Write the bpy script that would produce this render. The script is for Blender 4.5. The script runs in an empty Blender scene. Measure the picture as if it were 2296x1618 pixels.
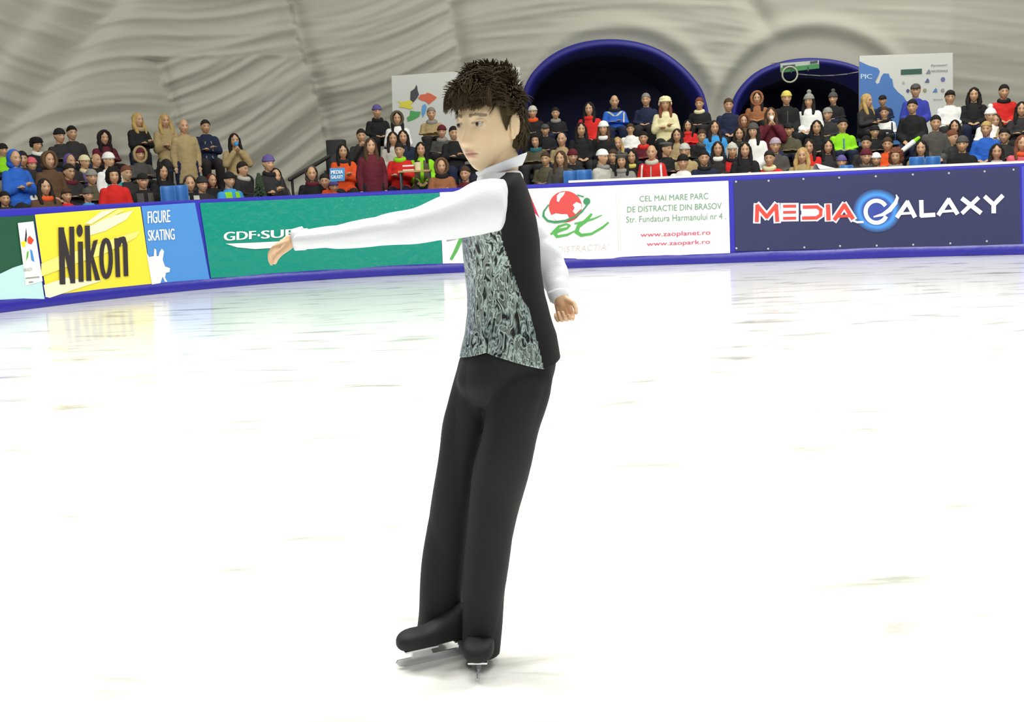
import bpy, bmesh, math, random
import numpy as np
from mathutils import Vector, Matrix, noise
from mathutils.bvhtree import BVHTree
random.seed(7)
C = bpy.context.scene.collection
SC = bpy.context.scene
PI = math.pi

# ------------------------------------------------------------------ camera
W, H, F = 2296, 1618, 2600.0
CAMH = 1.42
PITCH = math.radians(8.88)
ROLL = math.radians(2.53)
R0 = Vector((1, 0, 0)); U0 = Vector((0, math.sin(PITCH), math.cos(PITCH))); FW = Vector((0, math.cos(PITCH), -math.sin(PITCH)))
IR = math.cos(ROLL) * R0 - math.sin(ROLL) * U0
IU = math.sin(ROLL) * R0 + math.cos(ROLL) * U0
CAM = Vector((0, 0, CAMH))
cd = bpy.data.cameras.new('camera'); cam = bpy.data.objects.new('camera', cd); C.objects.link(cam)
cd.sensor_width = 36; cd.lens = F / W * 36; cd.clip_end = 200
m = Matrix((IR, IU, -FW)).transposed().to_4x4(); m.translation = CAM
cam.matrix_world = m
SC.camera = cam
# ------------------------------------------------------------------ light
SC.view_settings.view_transform = 'Standard'; SC.view_settings.look = 'None'
SC.view_settings.gamma = 1; SC.view_settings.use_curve_mapping = False
SC.view_settings.exposure = -0.6
wd = bpy.data.worlds.new('world'); SC.world = wd; wd.use_nodes = True
wd.node_tree.nodes['Background'].inputs[0].default_value = (0.93, 1.0, 0.92, 1)
wd.node_tree.nodes['Background'].inputs[1].default_value = 0.20
def area(loc, size, power, target, col=(1, 0.99, 0.93)):
    l = bpy.data.lights.new('unseen_light', 'AREA'); l.shape = 'RECTANGLE'; l.size = size[0]; l.size_y = size[1]  # no lamp in view: floods over the rink plus added fill lights
    l.energy = power; l.color = col
    o = bpy.data.objects.new('unseen_light', l); C.objects.link(o); o.location = loc
    d = Vector(target) - Vector(loc); o.rotation_euler = d.to_track_quat('-Z', 'Y').to_euler()
    return o
area((-5.5, 8, 9), (4, 4), 1350, (-5, 10.5, 0))
area((5.5, 9, 9), (4, 4), 1750, (5.5, 11.5, 0))
area((0, 4.5, 8.5), (5, 4), 1150, (0, 6, 0))
area((1.5, -4, 6), (4, 3), 380, (0, 5, 0.8))  # added front fill from behind the camera
area((10, 15, 9), (3, 3), 420, (9, 24, 3))
area((-4.5, 20.5, 10.5), (5, 1.5), 130, (-4.5, 24.5, 0))  # added grazing light to bring out the tent creases, left part
area((5.5, 20, 10.5), (6, 1.5), 700, (5.5, 24, 0))  # same added grazing light for the right part of the wall

# ------------------------------------------------------------------ projection helpers
def ray(px, py):
    return (FW + IR * ((px - W / 2) / F) + IU * ((H / 2 - py) / F))
def at_y(px, py, Y):
    d = ray(px, py); return CAM + d * (Y / d.y)
def ground(px, py, z=0.0):
    d = ray(px, py); return CAM + d * ((z - CAMH) / d.z)
def proj(p):
    d = Vector(p) - CAM; k = d.dot(FW)
    return (W / 2 + F * d.dot(IR) / k, H / 2 - F * d.dot(IU) / k, k)
# ------------------------------------------------------------------ materials
def srgb(c):
    if isinstance(c, str): c = tuple(int(c[i:i + 2], 16) for i in (0, 2, 4))
    return tuple(((v / 255 / 12.92) if v / 255 <= .04045 else ((v / 255 + .055) / 1.055) ** 2.4) for v in c) + (1,)
MATS = {}
def mat(name, col, rough=.6, metal=0., bump=0., bscale=60, spec=.5, attr=None, vary=0.):
    if name in MATS: return MATS[name]
    M = bpy.data.materials.new(name); M.use_nodes = True; nt = M.node_tree; b = nt.nodes['Principled BSDF']
    b.inputs['Base Color'].default_value = srgb(col); b.inputs['Roughness'].default_value = rough
    b.inputs['Metallic'].default_value = metal; b.inputs['Specular IOR Level'].default_value = spec
    if attr:
        a = nt.nodes.new('ShaderNodeAttribute'); a.attribute_name = attr; nt.links.new(a.outputs['Color'], b.inputs['Base Color'])
    if vary or bump:
        tc = nt.nodes.new('ShaderNodeTexCoord'); n = nt.nodes.new('ShaderNodeTexNoise'); n.inputs['Scale'].default_value = bscale
        n.inputs['Detail'].default_value = 3
        nt.links.new(tc.outputs['Object'], n.inputs['Vector'])
        if vary:
            mx = nt.nodes.new('ShaderNodeMix'); mx.data_type = 'RGBA'
            c = srgb(col); mx.inputs[6].default_value = tuple(v * (1 - vary) for v in c[:3]) + (1,)
            mx.inputs[7].default_value = tuple(min(1, v * (1 + vary)) for v in c[:3]) + (1,)
            nt.links.new(n.outputs['Fac'], mx.inputs[0]); nt.links.new(mx.outputs[2], b.inputs['Base Color'])
        if bump:
            bp = nt.nodes.new('ShaderNodeBump'); bp.inputs['Strength'].default_value = bump; bp.inputs['Distance'].default_value = .02
            nt.links.new(n.outputs['Fac'], bp.inputs['Height']); nt.links.new(bp.outputs['Normal'], b.inputs['Normal'])
    MATS[name] = M
    return M
# ------------------------------------------------------------------ object helpers
def link(name, me, parent=None, m=None):
    o = bpy.data.objects.new(name, me); C.objects.link(o)
    if parent is not None: o.parent = parent
    if m is not None:
        me.materials.clear(); me.materials.append(m)
    return o
def mesh(name, verts, faces, smooth=False):
    me = bpy.data.meshes.new(name); me.from_pydata([tuple(v) for v in verts], [], faces); me.update()
    if smooth: me.polygons.foreach_set('use_smooth', [True] * len(me.polygons))
    return me
def tag(o, label=None, cat=None, group=None, kind=None):
    if label: o['label'] = label
    if cat: o['category'] = cat
    if group: o['group'] = group
    if kind: o['kind'] = kind
    return o
def empty(name, loc=(0, 0, 0)):
    o = bpy.data.objects.new(name, None); C.objects.link(o); o.location = loc; o.empty_display_size = .1; return o
class MB:
    def __init__(s): s.v = []; s.f = []
    def add(s, v, f):
        b = len(s.v); s.v += [Vector(p) for p in v]; s.f += [tuple(b + i for i in q) for q in f]; return s
    def box(s, lo, hi):
        x0, y0, z0 = lo; x1, y1, z1 = hi
        return s.add([(x0, y0, z0), (x1, y0, z0), (x1, y1, z0), (x0, y1, z0), (x0, y0, z1), (x1, y0, z1), (x1, y1, z1), (x0, y1, z1)],
                     [(0, 3, 2, 1), (4, 5, 6, 7), (0, 1, 5, 4), (1, 2, 6, 5), (2, 3, 7, 6), (3, 0, 4, 7)])
    def ball(s, c, r, n=16, rot=None):
        if not hasattr(r, '__len__'): r = (r, r, r)
        k = n // 2; v = [Vector((0, 0, r[2]))]
        for i in range(1, k):
            a = PI * i / k
            for j in range(n):
                b = 2 * PI * j / n; v.append(Vector((r[0] * math.sin(a) * math.cos(b), r[1] * math.sin(a) * math.sin(b), r[2] * math.cos(a))))
        v.append(Vector((0, 0, -r[2])))
        f = []
        for j in range(n): f.append((0, 1 + j, 1 + (j + 1) % n))
        for i in range(k - 2):
            for j in range(n): f.append((1 + i * n + j, 1 + (i + 1) * n + j, 1 + (i + 1) * n + (j + 1) % n, 1 + i * n + (j + 1) % n))
        L = len(v) - 1
        for j in range(n): f.append((L, 1 + (k - 2) * n + (j + 1) % n, 1 + (k - 2) * n + j))
        if rot is not None: v = [rot @ p for p in v]
        return s.add([p + Vector(c) for p in v], f)
    def cone(s, p0, p1, r0, r1, n=16, caps=True):
        p0 = Vector(p0); p1 = Vector(p1); d = (p1 - p0)
        if d.length < 1e-6: return s
        q = d.to_track_quat('Z', 'Y'); v = []
        for p, r in ((p0, r0), (p1, r1)):
            for j in range(n):
                a = 2 * PI * j / n; v.append(p + q @ Vector((r * math.cos(a), r * math.sin(a), 0)))
        f = [(j, (j + 1) % n, n + (j + 1) % n, n + j) for j in range(n)]
        if caps: f += [tuple(reversed(range(n))), tuple(range(n, 2 * n))]
        return s.add(v, f)
    def chain(s, pts, n=16):
        for (p, r) in pts: s.ball(p, r, n)
        for (a, b) in zip(pts, pts[1:]): s.cone(a[0], b[0], a[1], b[1], n)
        return s
    def loft(s, rings, close=True, caps=True):
        """rings: list of lists of points, same length"""
        n = len(rings[0]); v = [p for r in rings for p in r]; f = []
        for i in range(len(rings) - 1):
            for j in range(n if close else n - 1):
                f.append((i * n + j, i * n + (j + 1) % n, (i + 1) * n + (j + 1) % n, (i + 1) * n + j))
        if caps: f += [tuple(reversed(range(n))), tuple(range((len(rings) - 1) * n, len(rings) * n))]
        return s.add(v, f)
    def mesh(s, name='mesh', smooth=True, fix=False):
        me = mesh(name, s.v, s.f, smooth)
        if fix:
            bm = bmesh.new(); bm.from_mesh(me); bmesh.ops.recalc_face_normals(bm, faces=bm.faces); bm.to_mesh(me); bm.free()
        return me
def evaluated(me, mods):
    o = bpy.data.objects.new('temporary', me); C.objects.link(o)
    for (t, kw) in mods:
        md = o.modifiers.new(t, t)
        for k, v in kw.items(): setattr(md, k, v)
    dg = bpy.context.evaluated_depsgraph_get(); dg.update()
    r = bpy.data.meshes.new_from_object(o.evaluated_get(dg)); bpy.data.objects.remove(o)
    r.polygons.foreach_set('use_smooth', [True] * len(r.polygons)); return r
def remesh(mb, vox, smooth=3, fac=.5):
    bm = bmesh.new(); me = mb.mesh(); 
    r = evaluated(me, [('REMESH', dict(mode='VOXEL', voxel_size=vox)), ('SMOOTH', dict(iterations=smooth, factor=fac))])
    bm.free(); return r
def vcol(me, fn):
    a = me.color_attributes.new('tint', 'FLOAT_COLOR', 'POINT')
    buf = []
    for v in me.vertices: buf += list(fn(v.co))
    a.data.foreach_set('color', buf)
def lerp(a, b, t): return a + (b - a) * t
def interp(x, pts):
    if x <= pts[0][0]: return pts[0][1]
    for (a, b) in zip(pts, pts[1:]):
        if x <= b[0]: return lerp(a[1], b[1], (x - a[0]) / (b[0] - a[0]))
    return pts[-1][1]
def sstep(a, b, x):
    t = min(1, max(0, (x - a) / (b - a))); return t * t * (3 - 2 * t)

# ------------------------------------------------------------------ rink board path
_bp = [ground(x, y) for x, y in ((0, 703), (100, 688), (220, 672), (340, 659), (440, 649), (650, 635), (870, 619), (985, 613), (1270, 600), (1660, 588), (2000, 579), (2296, 570))]
_pc = np.polyfit([p.x for p in _bp], [p.y for p in _bp], 4)
XL, XR = _bp[0].x, _bp[-1].x
def Yb(x):
    def p(t): return float(np.polyval(_pc, t))
    if x < XL: s = (p(XL + .05) - p(XL)) / .05; return p(XL) + s * (x - XL)
    if x > XR: s = (p(XR) - p(XR - .05)) / .05; return p(XR) + s * (x - XR)
    return p(x)
def nrm(x):
    s = (Yb(x + .05) - Yb(x - .05)) / .1; v = Vector((s, -1, 0)); return v.normalized()
BH = 1.33
def path(x, off):            # off > 0 behind the boards
    return Vector((x, Yb(x), 0)) - nrm(x) * off
def on_board(px, py, off=0.0, rip=True):
    d = ray(px, py); Y = 18.
    for _ in range(12):
        x = CAM.x + d.x * Y / d.y; Y = Yb(x)
    p = CAM + d * (Y / d.y)
    r = 0
    if rip: r = .007 * noise.noise(Vector((p.x * 1.3, p.z * 2.2, 3.1)))
    return p + nrm(p.x) * (off + r)

# ------------------------------------------------------------------ ice and floor
def ice_mat():
    M = bpy.data.materials.new('ice'); M.use_nodes = True; nt = M.node_tree; b = nt.nodes['Principled BSDF']
    tc = nt.nodes.new('ShaderNodeTexCoord'); mp = nt.nodes.new('ShaderNodeMapping'); mp.inputs['Scale'].default_value = (.8, 3.2, 1)
    mp.inputs['Rotation'].default_value = (0, 0, .12)
    n = nt.nodes.new('ShaderNodeTexNoise'); n.inputs['Scale'].default_value = 1.6; n.inputs['Detail'].default_value = 5; n.inputs['Distortion'].default_value = .6
    cr = nt.nodes.new('ShaderNodeValToRGB'); cr.color_ramp.elements[0].position = .26; cr.color_ramp.elements[1].position = .46
    cr.color_ramp.elements[0].color = (.42, .43, .38, 1); cr.color_ramp.elements[1].color = (.96, .96, .93, 1)
    nt.links.new(tc.outputs['Object'], mp.inputs[0]); nt.links.new(mp.outputs[0], n.inputs[0]); nt.links.new(n.outputs['Fac'], cr.inputs[0])
    nt.links.new(cr.outputs[0], b.inputs['Base Color'])
    mp2 = nt.nodes.new('ShaderNodeMapping'); mp2.inputs['Scale'].default_value = (.5, 7, 1)
    n2 = nt.nodes.new('ShaderNodeTexNoise'); n2.inputs['Scale'].default_value = 3; n2.inputs['Detail'].default_value = 4
    nt.links.new(tc.outputs['Object'], mp2.inputs[0]); nt.links.new(mp2.outputs[0], n2.inputs[0])
    bp = nt.nodes.new('ShaderNodeBump'); bp.inputs['Strength'].default_value = .12; bp.inputs['Distance'].default_value = .02
    nt.links.new(n2.outputs['Fac'], bp.inputs['Height']); nt.links.new(bp.outputs[0], b.inputs['Normal'])
    b.inputs['Roughness'].default_value = .13; b.inputs['IOR'].default_value = 1.31; b.inputs['Specular IOR Level'].default_value = .5
    return M
xs = np.linspace(-11, 11, 111)
mb = MB()
front = [Vector((x, -4, 0)) for x in xs]; back = [Vector((x, Yb(x), 0)) for x in xs]
mb.loft([front, back], close=False, caps=False)
fl = link('floor', mb.mesh(smooth=False, fix=True), None, ice_mat()); tag(fl, 'white rink ice with scuffed skate marks', kind='structure')
if fl.data.polygons[0].normal.z < 0: fl.data.flip_normals()
mb = MB(); mb.loft([[path(x, 0.0) + Vector((0, 0, -.01)) for x in xs], [path(x, 9) + Vector((0, 0, -.01)) for x in xs]], close=False, caps=False)
fs = link('floor', mb.mesh(smooth=False, fix=True), None, mat('stand_ground', '4a4844', .9)); tag(fs, 'dark ground under the stands', kind='structure')

# ------------------------------------------------------------------ boards
blue = mat('blue_vinyl', (46, 44, 178), .38, bump=.35, bscale=5)
white_pl = mat('white_plastic', (226, 226, 214), .45)
bar = empty('rink_barrier', path(0, 0))
tag(bar, 'blue vinyl covered rink barrier with white top ledge curving behind the skater', 'barrier')
mi = Matrix.Translation(-bar.location)
def swept(prof, x0=-11, x1=11, n=180):
    rings = []
    for i in range(n + 1):
        x = lerp(x0, x1, i / n); rings.append([path(x, o) + Vector((0, 0, z)) for o, z in prof])
    return MB().loft(rings)
def child(name, mb, parent, mt, smooth=False, fix=True, inv=True):
    me = mb.mesh(smooth=smooth, fix=fix) if isinstance(mb, MB) else mb
    if inv:
        q = parent
        while q.parent is not None: q = q.parent
        me.transform(Matrix.Translation(-q.location))
    return link(name, me, parent, mt)
child('cover', swept([(0, .0), (0, BH - .02), (.05, BH), (.12, BH), (.12, 0)]), bar, blue)
child('top_ledge', swept([(.03, BH), (.03, BH + .035), (.20, BH + .035), (.20, BH)], x0=1.0), bar, white_pl)
kick = []
rings = []
for i in range(241):
    x = lerp(-11, 11, i / 240)
    w = .018 + .014 * noise.noise(Vector((x * 1.1, 0, 0))) + .006 * noise.noise(Vector((x * 5, 2, 0)))
    h = .15 + .015 * noise.noise(Vector((x * .8, 5, 0)))
    rings.append([path(x, -.004) + Vector((0, 0, h + .02)), path(x, -w - .006) + Vector((0, 0, h)), path(x, -w - .02) + Vector((0, 0, .05)), path(x, -w * .6 - .012) + Vector((0, 0, 0.002))])
child('kick_strip', MB().loft(rings, close=False, caps=False), bar, mat('blue_kick', (40, 36, 150), .35, bump=.3, bscale=6), smooth=True)
# ------------------------------------------------------------------ banners
def quad_pt(q, u, v):       # q: TL TR BR BL, v down
    t = (lerp(q[0][0], q[1][0], u), lerp(q[0][1], q[1][1], u)); b = (lerp(q[3][0], q[2][0], u), lerp(q[3][1], q[2][1], u))
    return (lerp(t[0], b[0], v), lerp(t[1], b[1], v))
def banner_mesh(q, surf, off, nu=40, nv=12, wob=0.0):
    vs = []; fs_ = []
    for j in range(nv + 1):
        for i in range(nu + 1):
            p = quad_pt(q, i / nu, j / nv); vs.append(surf(p[0], p[1], off))
    n0 = len(vs)
    for j in range(nv):
        for i in range(nu):
            a = j * (nu + 1) + i; fs_.append((a, a + nu + 1, a + nu + 2, a + 1))
    return mesh('banner', vs, fs_, True)
def poly_mesh(pts, surf, off):
    bm = bmesh.new(); vs = [bm.verts.new((p[0], -p[1], 0)) for p in pts]; f = bm.faces.new(vs)
    bmesh.ops.triangulate(bm, faces=[f]); bm.normal_update()
    for fc in bm.faces:
        if fc.normal.z < 0: fc.normal_flip()
    for v in bm.verts: v.co = surf(v.co.x, -v.co.y, off)
    me = bpy.data.meshes.new('shape'); bm.to_mesh(me); bm.free(); return me
def merge(ms):
    mb = MB()
    for me in ms:
        mb.add([v.co.copy() for v in me.vertices], [tuple(p.vertices) for p in me.polygons]); 
    return mb
_tc = {}
def text_geo(s, bold=0.0):
    k = (s, bold)
    if k in _tc: return _tc[k]
    cu = bpy.data.curves.new('text', 'FONT'); cu.body = s; cu.offset = bold; cu.resolution_u = 4
    o = bpy.data.objects.new('text', cu); C.objects.link(o)
    dg = bpy.context.evaluated_depsgraph_get(); dg.update(); me = bpy.data.meshes.new_from_object(o.evaluated_get(dg))
    v = [p.co.copy() for p in me.vertices]; f = [tuple(p.vertices) for p in me.polygons]
    bpy.data.objects.remove(o); bpy.data.curves.remove(cu)
    x0 = min(p.x for p in v); x1 = max(p.x for p in v); y0 = min(p.y for p in v); y1 = max(p.y for p in v)
    _tc[k] = ([((p.x - x0) / (x1 - x0), 1 - (p.y - y0) / (y1 - y0)) for p in v], f); return _tc[k]
def text_mesh(s, q, surf, off, bold=0.0):
    uv, f = text_geo(s)
    vs = []; fs_ = []; k = 3 if bold else 1; w = bold / max(1, len(s)) * 1.6
    for i in range(k):
        b = len(vs); sh_ = (i - (k - 1) / 2) * w
        vs += [surf(*quad_pt(q, u * (1 - 2 * w) + w + sh_, v), off + i * .0004) for u, v in uv]; fs_ += [tuple(b + j for j in t) for t in f]
    return mesh('lettering', vs, fs_)
def stroke_pts(pl, w, closed=False):
    """thick polyline, list of polygons; pl = [(x,y)] or w = list of widths"""
    out = []
    ws = w if hasattr(w, '__len__') else [w] * len(pl)
    for i in range(len(pl) - 1):
        a = Vector((pl[i][0], pl[i][1])); b = Vector((pl[i + 1][0], pl[i + 1][1])); d = (b - a).normalized(); n = Vector((-d.y, d.x))
        ea = ws[i] * .28; eb = ws[i + 1] * .28
        a2 = a - d * ea; b2 = b + d * eb
        out.append([tuple(a2 + n * ws[i] / 2), tuple(b2 + n * ws[i + 1] / 2), tuple(b2 - n * ws[i + 1] / 2), tuple(a2 - n * ws[i] / 2)])
    return out
def arc(c, r, a0, a1, n=16, ry=None):
    ry = ry or r
    return [(c[0] + r * math.cos(math.radians(lerp(a0, a1, i / n))), c[1] - ry * math.sin(math.radians(lerp(a0, a1, i / n)))) for i in range(n + 1)]
def texts(name, ms, parent, mt):
    for m_ in ms: child(name, merge([m_]), parent, mt, fix=False)
def each(name, polys, *a):
    for p in polys: shapes(name, [p], *a)
def shapes(name, polys, surf, off, parent, mt):
    mb = merge([poly_mesh(p, surf, off) for p in polys])
    return child(name, mb, parent, mt, fix=False)
def banner(name, q, color, label, surf=on_board, off=.02, nu=40, rough=.35, m=None, cat='banner', group='advertising banners on the rink barrier'):
    me = banner_mesh(q, surf, off, nu)
    c = surf(*quad_pt(q, .5, 1), off)
    o = bpy.data.objects.new(name, me); C.objects.link(o); me.transform(Matrix.Translation(-c)); o.location = c
    me.materials.append(m or mat('banner_%02x%02x%02x' % color, color, rough, bump=.25, bscale=4)); tag(o, label, cat, group)
    return o
Wt = mat('print_white', (242, 242, 236), .4); Bk = mat('print_black', (48, 40, 44), .45)
# 1 dark green
B = banner('advertising_banner', [(-60, 490), (74, 482), (98, 674), (-60, 684)], (30, 84, 60), 'dark green banner with pale lower half and small pinwheel logo card at frame edge', nu=14)
shapes('pale_field', [[(-58, 640), (-30, 625), (0, 612), (25, 600), (50, 592), (84, 588), (97, 672), (-58, 682)]], on_board, .032, B, mat('print_pale', (190, 225, 226), .4))
shapes('logo_card', [[(36, 500), (71, 496), (92, 630), (54, 640)]], on_board, .038, B, Wt)
shapes('logo_petal', [[(52, 530), (54, 510), (56, 525), (55, 543), (51, 541)]], on_board, .044, B, Bk)
shapes('logo_petal', [[(57, 535), (62, 528), (72, 538), (66, 548), (58, 545)]], on_board, .044, B, mat('print_red', (222, 70, 44), .4))
shapes('logo_petal', [[(42, 543), (53, 539), (53, 551), (47, 555)]], on_board, .044, B, mat('print_yellow', (232, 222, 40), .4))
shapes('logo_petal', [[(56, 565), (60, 562), (59, 575), (54, 585)]], on_board, .044, B, mat('print_green', (90, 180, 60), .4))
shapes('logo_petal', [[(63, 558), (68, 562), (73, 587), (66, 583)]], on_board, .044, B, mat('print_blue', (66, 140, 215), .4))
texts('lettering', [text_mesh('BRASOV', [(49, 601), (68, 599), (69, 607), (50, 609)], on_board, .044)], B, mat('print_grey', (150, 155, 150), .5))
each('small_print', [[(53, 622), (84, 619), (84, 622), (53, 625)], [(60, 631), (70, 630), (70, 633), (60, 634)]], on_board, .044, B, MATS['print_grey'])
# 2 yellow
B = banner('advertising_banner', [(76, 481), (313, 463), (340, 643), (103, 669)], (240, 222, 62), 'yellow banner with big black lettering and pale diagonal rays', nu=24)
def rays(z): return [(x * .2091, 440 + y * .2091) for x, y in z]
pale = mat('print_cream', (240, 235, 200), .4)
pale2 = mat('print_lemon', (242, 232, 128), .4)
each('pale_ray', [rays([(900, 290), (1080, 160), (1250, 130), (960, 300)]), rays([(950, 420), (950, 320), (1200, 210), (1420, 150), (1340, 250), (1120, 370)]), rays([(420, 830), (620, 760), (1040, 560), (1300, 400), (1480, 330), (1500, 350), (1100, 610), (700, 800), (430, 900)]) if 0 else rays([(455, 950), (700, 870), (900, 900), (1100, 900), (900, 960), (480, 1100)])], on_board, .028, B, pale)
each('lemon_ray', [rays([(430, 720), (620, 640), (900, 560), (1300, 420), (1500, 370), (1450, 440), (1100, 620), (800, 720), (430, 860)]), rays([(980, 300), (1260, 140), (1330, 150), (1100, 260)])], on_board, .028, B, pale2)
def nk(p, w): return stroke_pts(rays(p), w * .2091)
shapes('lettering', nk([(640, 350), (652, 925)], 62) + [rays([(615, 335), (665, 335), (790, 925), (740, 932)])] + nk([(752, 340), (762, 915)], 54) + [rays([(838 + 33 * math.cos(t * .3), 368 + 66 * math.sin(t * .3)) for t in range(21)])]
    + nk([(846, 500), (852, 900)], 54) + nk([(920, 328), (935, 890)], 54) + [rays([(985, 478), (1035, 462), (985, 640), (1058, 895), (1005, 900), (945, 640)])]
    + nk([(1122 + 50 * math.cos(t * PI / 12), 665 + 196 * math.sin(t * PI / 12)) for t in range(25)], 46) + nk([(1236, 462), (1250, 850)], 50) + nk([(1256, 520), (1280, 462), (1310, 455), (1328, 520), (1337, 840)], 50), on_board, .040, B, Bk)
# 3 sky blue
B = banner('advertising_banner', [(315, 462), (436, 454), (469, 625), (340, 638)], (76, 142, 212), 'sky blue banner with white two-line heading and white splash', nu=16)
texts('lettering', [text_mesh('FIGURE', [(328, 474), (379, 470), (380, 498), (329, 501)], on_board, .03, .03), text_mesh('SKATING', [(329, 516), (389, 512), (390, 537), (330, 540)], on_board, .03, .03)], B, Wt)
spl = [(1560, 600), (1590, 650), (1640, 640), (1645, 560), (1665, 570), (1670, 640), (1690, 640), (1700, 600), (1725, 560), (1750, 590), (1735, 680), (1760, 750), (1815, 770), (1810, 810), (1770, 820), (1760, 870), (1785, 915), (1760, 915), (1735, 860), (1710, 930), (1640, 940), (1620, 945)]
shapes('white_splash', [rays(spl)], on_board, .03, B, Wt)
# 4 teal
def teal():
    return mat('banner_teal', (16, 142, 124), .2, bump=.6, bscale=9)
B = banner('advertising_banner', [(447, 455), (985, 432), (992, 592), (472, 623)], (20, 152, 134), 'long shiny teal banner with small white lettering and swoosh', nu=60, m=teal())
texts('lettering', [text_mesh('GDF', [(500, 520), (573, 517), (573, 535), (500, 540)], on_board, .03, .03), text_mesh('SUEZ', [(584, 517), (690, 511), (690, 529), (584, 535)], on_board, .03, .03),
    poly_mesh(arc((579, 527), 3, 0, 330, 8), on_board, .03)], B, Wt)
shapes('swoosh', [[(504, 546), (560, 544), (620, 541), (690, 538), (660, 548), (620, 555), (570, 558), (530, 554)]], on_board, .03, B, Wt)
# 5 white
B = banner('advertising_banner', [(986, 431), (1633, 405), (1637, 570), (993, 592)], (244, 244, 240), 'white banner with red globe, green script letters and web addresses', nu=60)
def z3(l): return [(1180 + x * .20906, 390 + y * .20906) for x, y in l]
gr = mat('print_globe_red', (214, 74, 74), .4)
globe = arc((1268, 463), 37, 0, 350, 30, 35)
shapes('globe', [globe], on_board, .028, B, gr)
each('globe_land', [z3([(330, 230), (360, 200), (420, 190), (400, 230), (370, 260), (350, 300), (330, 290)]), z3([(500, 330), (540, 300), (590, 320), (595, 370), (560, 400), (530, 430), (500, 400), (520, 360)]), z3([(270, 440), (320, 420), (380, 430), (440, 430), (460, 470), (400, 500), (340, 505), (300, 480)])], on_board, .034, B, Wt)
gg = mat('print_leaf_green', (84, 170, 84), .4); gd = mat('print_deep_green', (60, 140, 96), .4)
orb = [(560, 230), (610, 240)]
st = []
st += stroke_pts(z3([(240, 330), (190, 400), (185, 450), (230, 500), (310, 515), (420, 500), (520, 460), (600, 400), (655, 330)]), [3, 4, 5, 5, 5, 5, 4, 4, 3])
st += stroke_pts(z3([(550, 225), (615, 242)]), 3)
st += [arc((1316, 451), 8, 0, 340, 14)]
shapes('orbit_ring', st, on_board, .040, B, gd)
st = stroke_pts(z3([(235, 655), (330, 610), (440, 580), (470, 550), (430, 535), (350, 560), (300, 620), (330, 670), (440, 650), (520, 610)]), [2, 9, 5, 4, 4, 5, 9, 6, 5, 3])
st += stroke_pts(z3([(700, 430), (640, 500), (560, 560), (540, 620), (590, 655), (700, 640), (820, 570), (880, 520)]), [5, 8, 8, 9, 7, 5, 5, 4])
st += stroke_pts(z3([(520, 530), (600, 515), (720, 480), (810, 440)]), [3, 5, 4, 2])
st += stroke_pts([(1034, 535), (1022, 562), (1012, 580)], [9, 8, 6])
shapes('script_lettering', st, on_board, .034, B, gg)
shapes('grey_stroke', stroke_pts([(1002, 539), (1018, 535), (1030, 532)], [3, 4, 2]), on_board, .034, B, MATS['print_grey'])
shapes('red_letter', [[(1140, 498), (1186, 430), (1214, 498), (1196, 498), (1183, 470), (1160, 498)]], on_board, .034, B, mat('print_dark_red', (196, 48, 74), .4))
GT = mat('print_grey_green', (118, 156, 134), .45)
texts('lettering', [text_mesh('CEL MAI MARE PARC', [(1434, 439), (1588, 432), (1588, 446), (1434, 452)], on_board, .03, .01),
    text_mesh('DE DISTRACTIE DIN BRASOV', [(1406, 463), (1618, 454), (1618, 468), (1406, 476)], on_board, .03, .01),
    text_mesh('Str. Fundatura Harmanului nr 4 .', [(1404, 485), (1628, 476), (1628, 491), (1404, 499)], on_board, .03, .005)], B, GT)
texts('web_address', [text_mesh('www.zaoplanet.ro', [(1436, 521), (1593, 515), (1593, 529), (1436, 534)], on_board, .03, .015),
    text_mesh('www.zaopark.ro', [(1450, 542), (1592, 536), (1592, 549), (1450, 554)], on_board, .03, .015)], B, mat('print_rose', (206, 84, 122), .4))
texts('faint_lettering', [text_mesh('DISTRACTIA!', [(1252, 552), (1366, 545), (1363, 560), (1250, 565)], on_board, .03)], B, mat('print_faint', (212, 206, 206), .5))
each('divider_line', stroke_pts([(1381, 433), (1388, 560)], 1.2) + stroke_pts([(1386, 433), (1392, 560)], 1.2), on_board, .03, B, MATS['print_faint'])
# 6 navy
B = banner('advertising_banner', [(1645, 405), (2285, 373), (2289, 548), (1649, 563)], (44, 48, 88), 'navy banner with red and white lettering and blue glowing ring', nu=70)
def z4(l): return [(1640 + x * .28571, 360 + y * .28571) for x, y in l]
ca = arc((1140, 395), 1, 0, 360, 30)
gv = []; gf = []
c0 = (1140, 392)
for k, (r, al) in enumerate([(0, 0), (110, .15), (135, 1), (165, .35), (185, 0)]):
    for j in range(32):
        a = 2 * PI * j / 32; x, y = c0[0] + r * math.cos(a) * 1.03, c0[1] + r * math.sin(a) * .93
        gv.append((x, y, al))
for k in range(4):
    for j in range(32): gf.append((k * 32 + j, k * 32 + (j + 1) % 32, (k + 1) * 32 + (j + 1) % 32, (k + 1) * 32 + j))
gme = mesh('glow', [on_board(*z4([(x, y)])[0], .028) for x, y, a in gv], gf, True)
at = gme.color_attributes.new('tint', 'FLOAT_COLOR', 'POINT'); nb = srgb((44, 48, 88)); bb = srgb((70, 150, 235)); buf = []
ib = srgb((48, 62, 150))
for x, y, a in gv:
    base = ib if math.hypot(x - c0[0], y - c0[1]) < 120 else nb
    buf += [lerp(base[i], bb[i], a) for i in range(3)] + [1]
at.data.foreach_set('color', buf)
gme.transform(Matrix.Translation(-B.location)); link('blue_ring', gme, B, mat('print_ring', (60, 120, 220), .4, attr='tint'))
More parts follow.
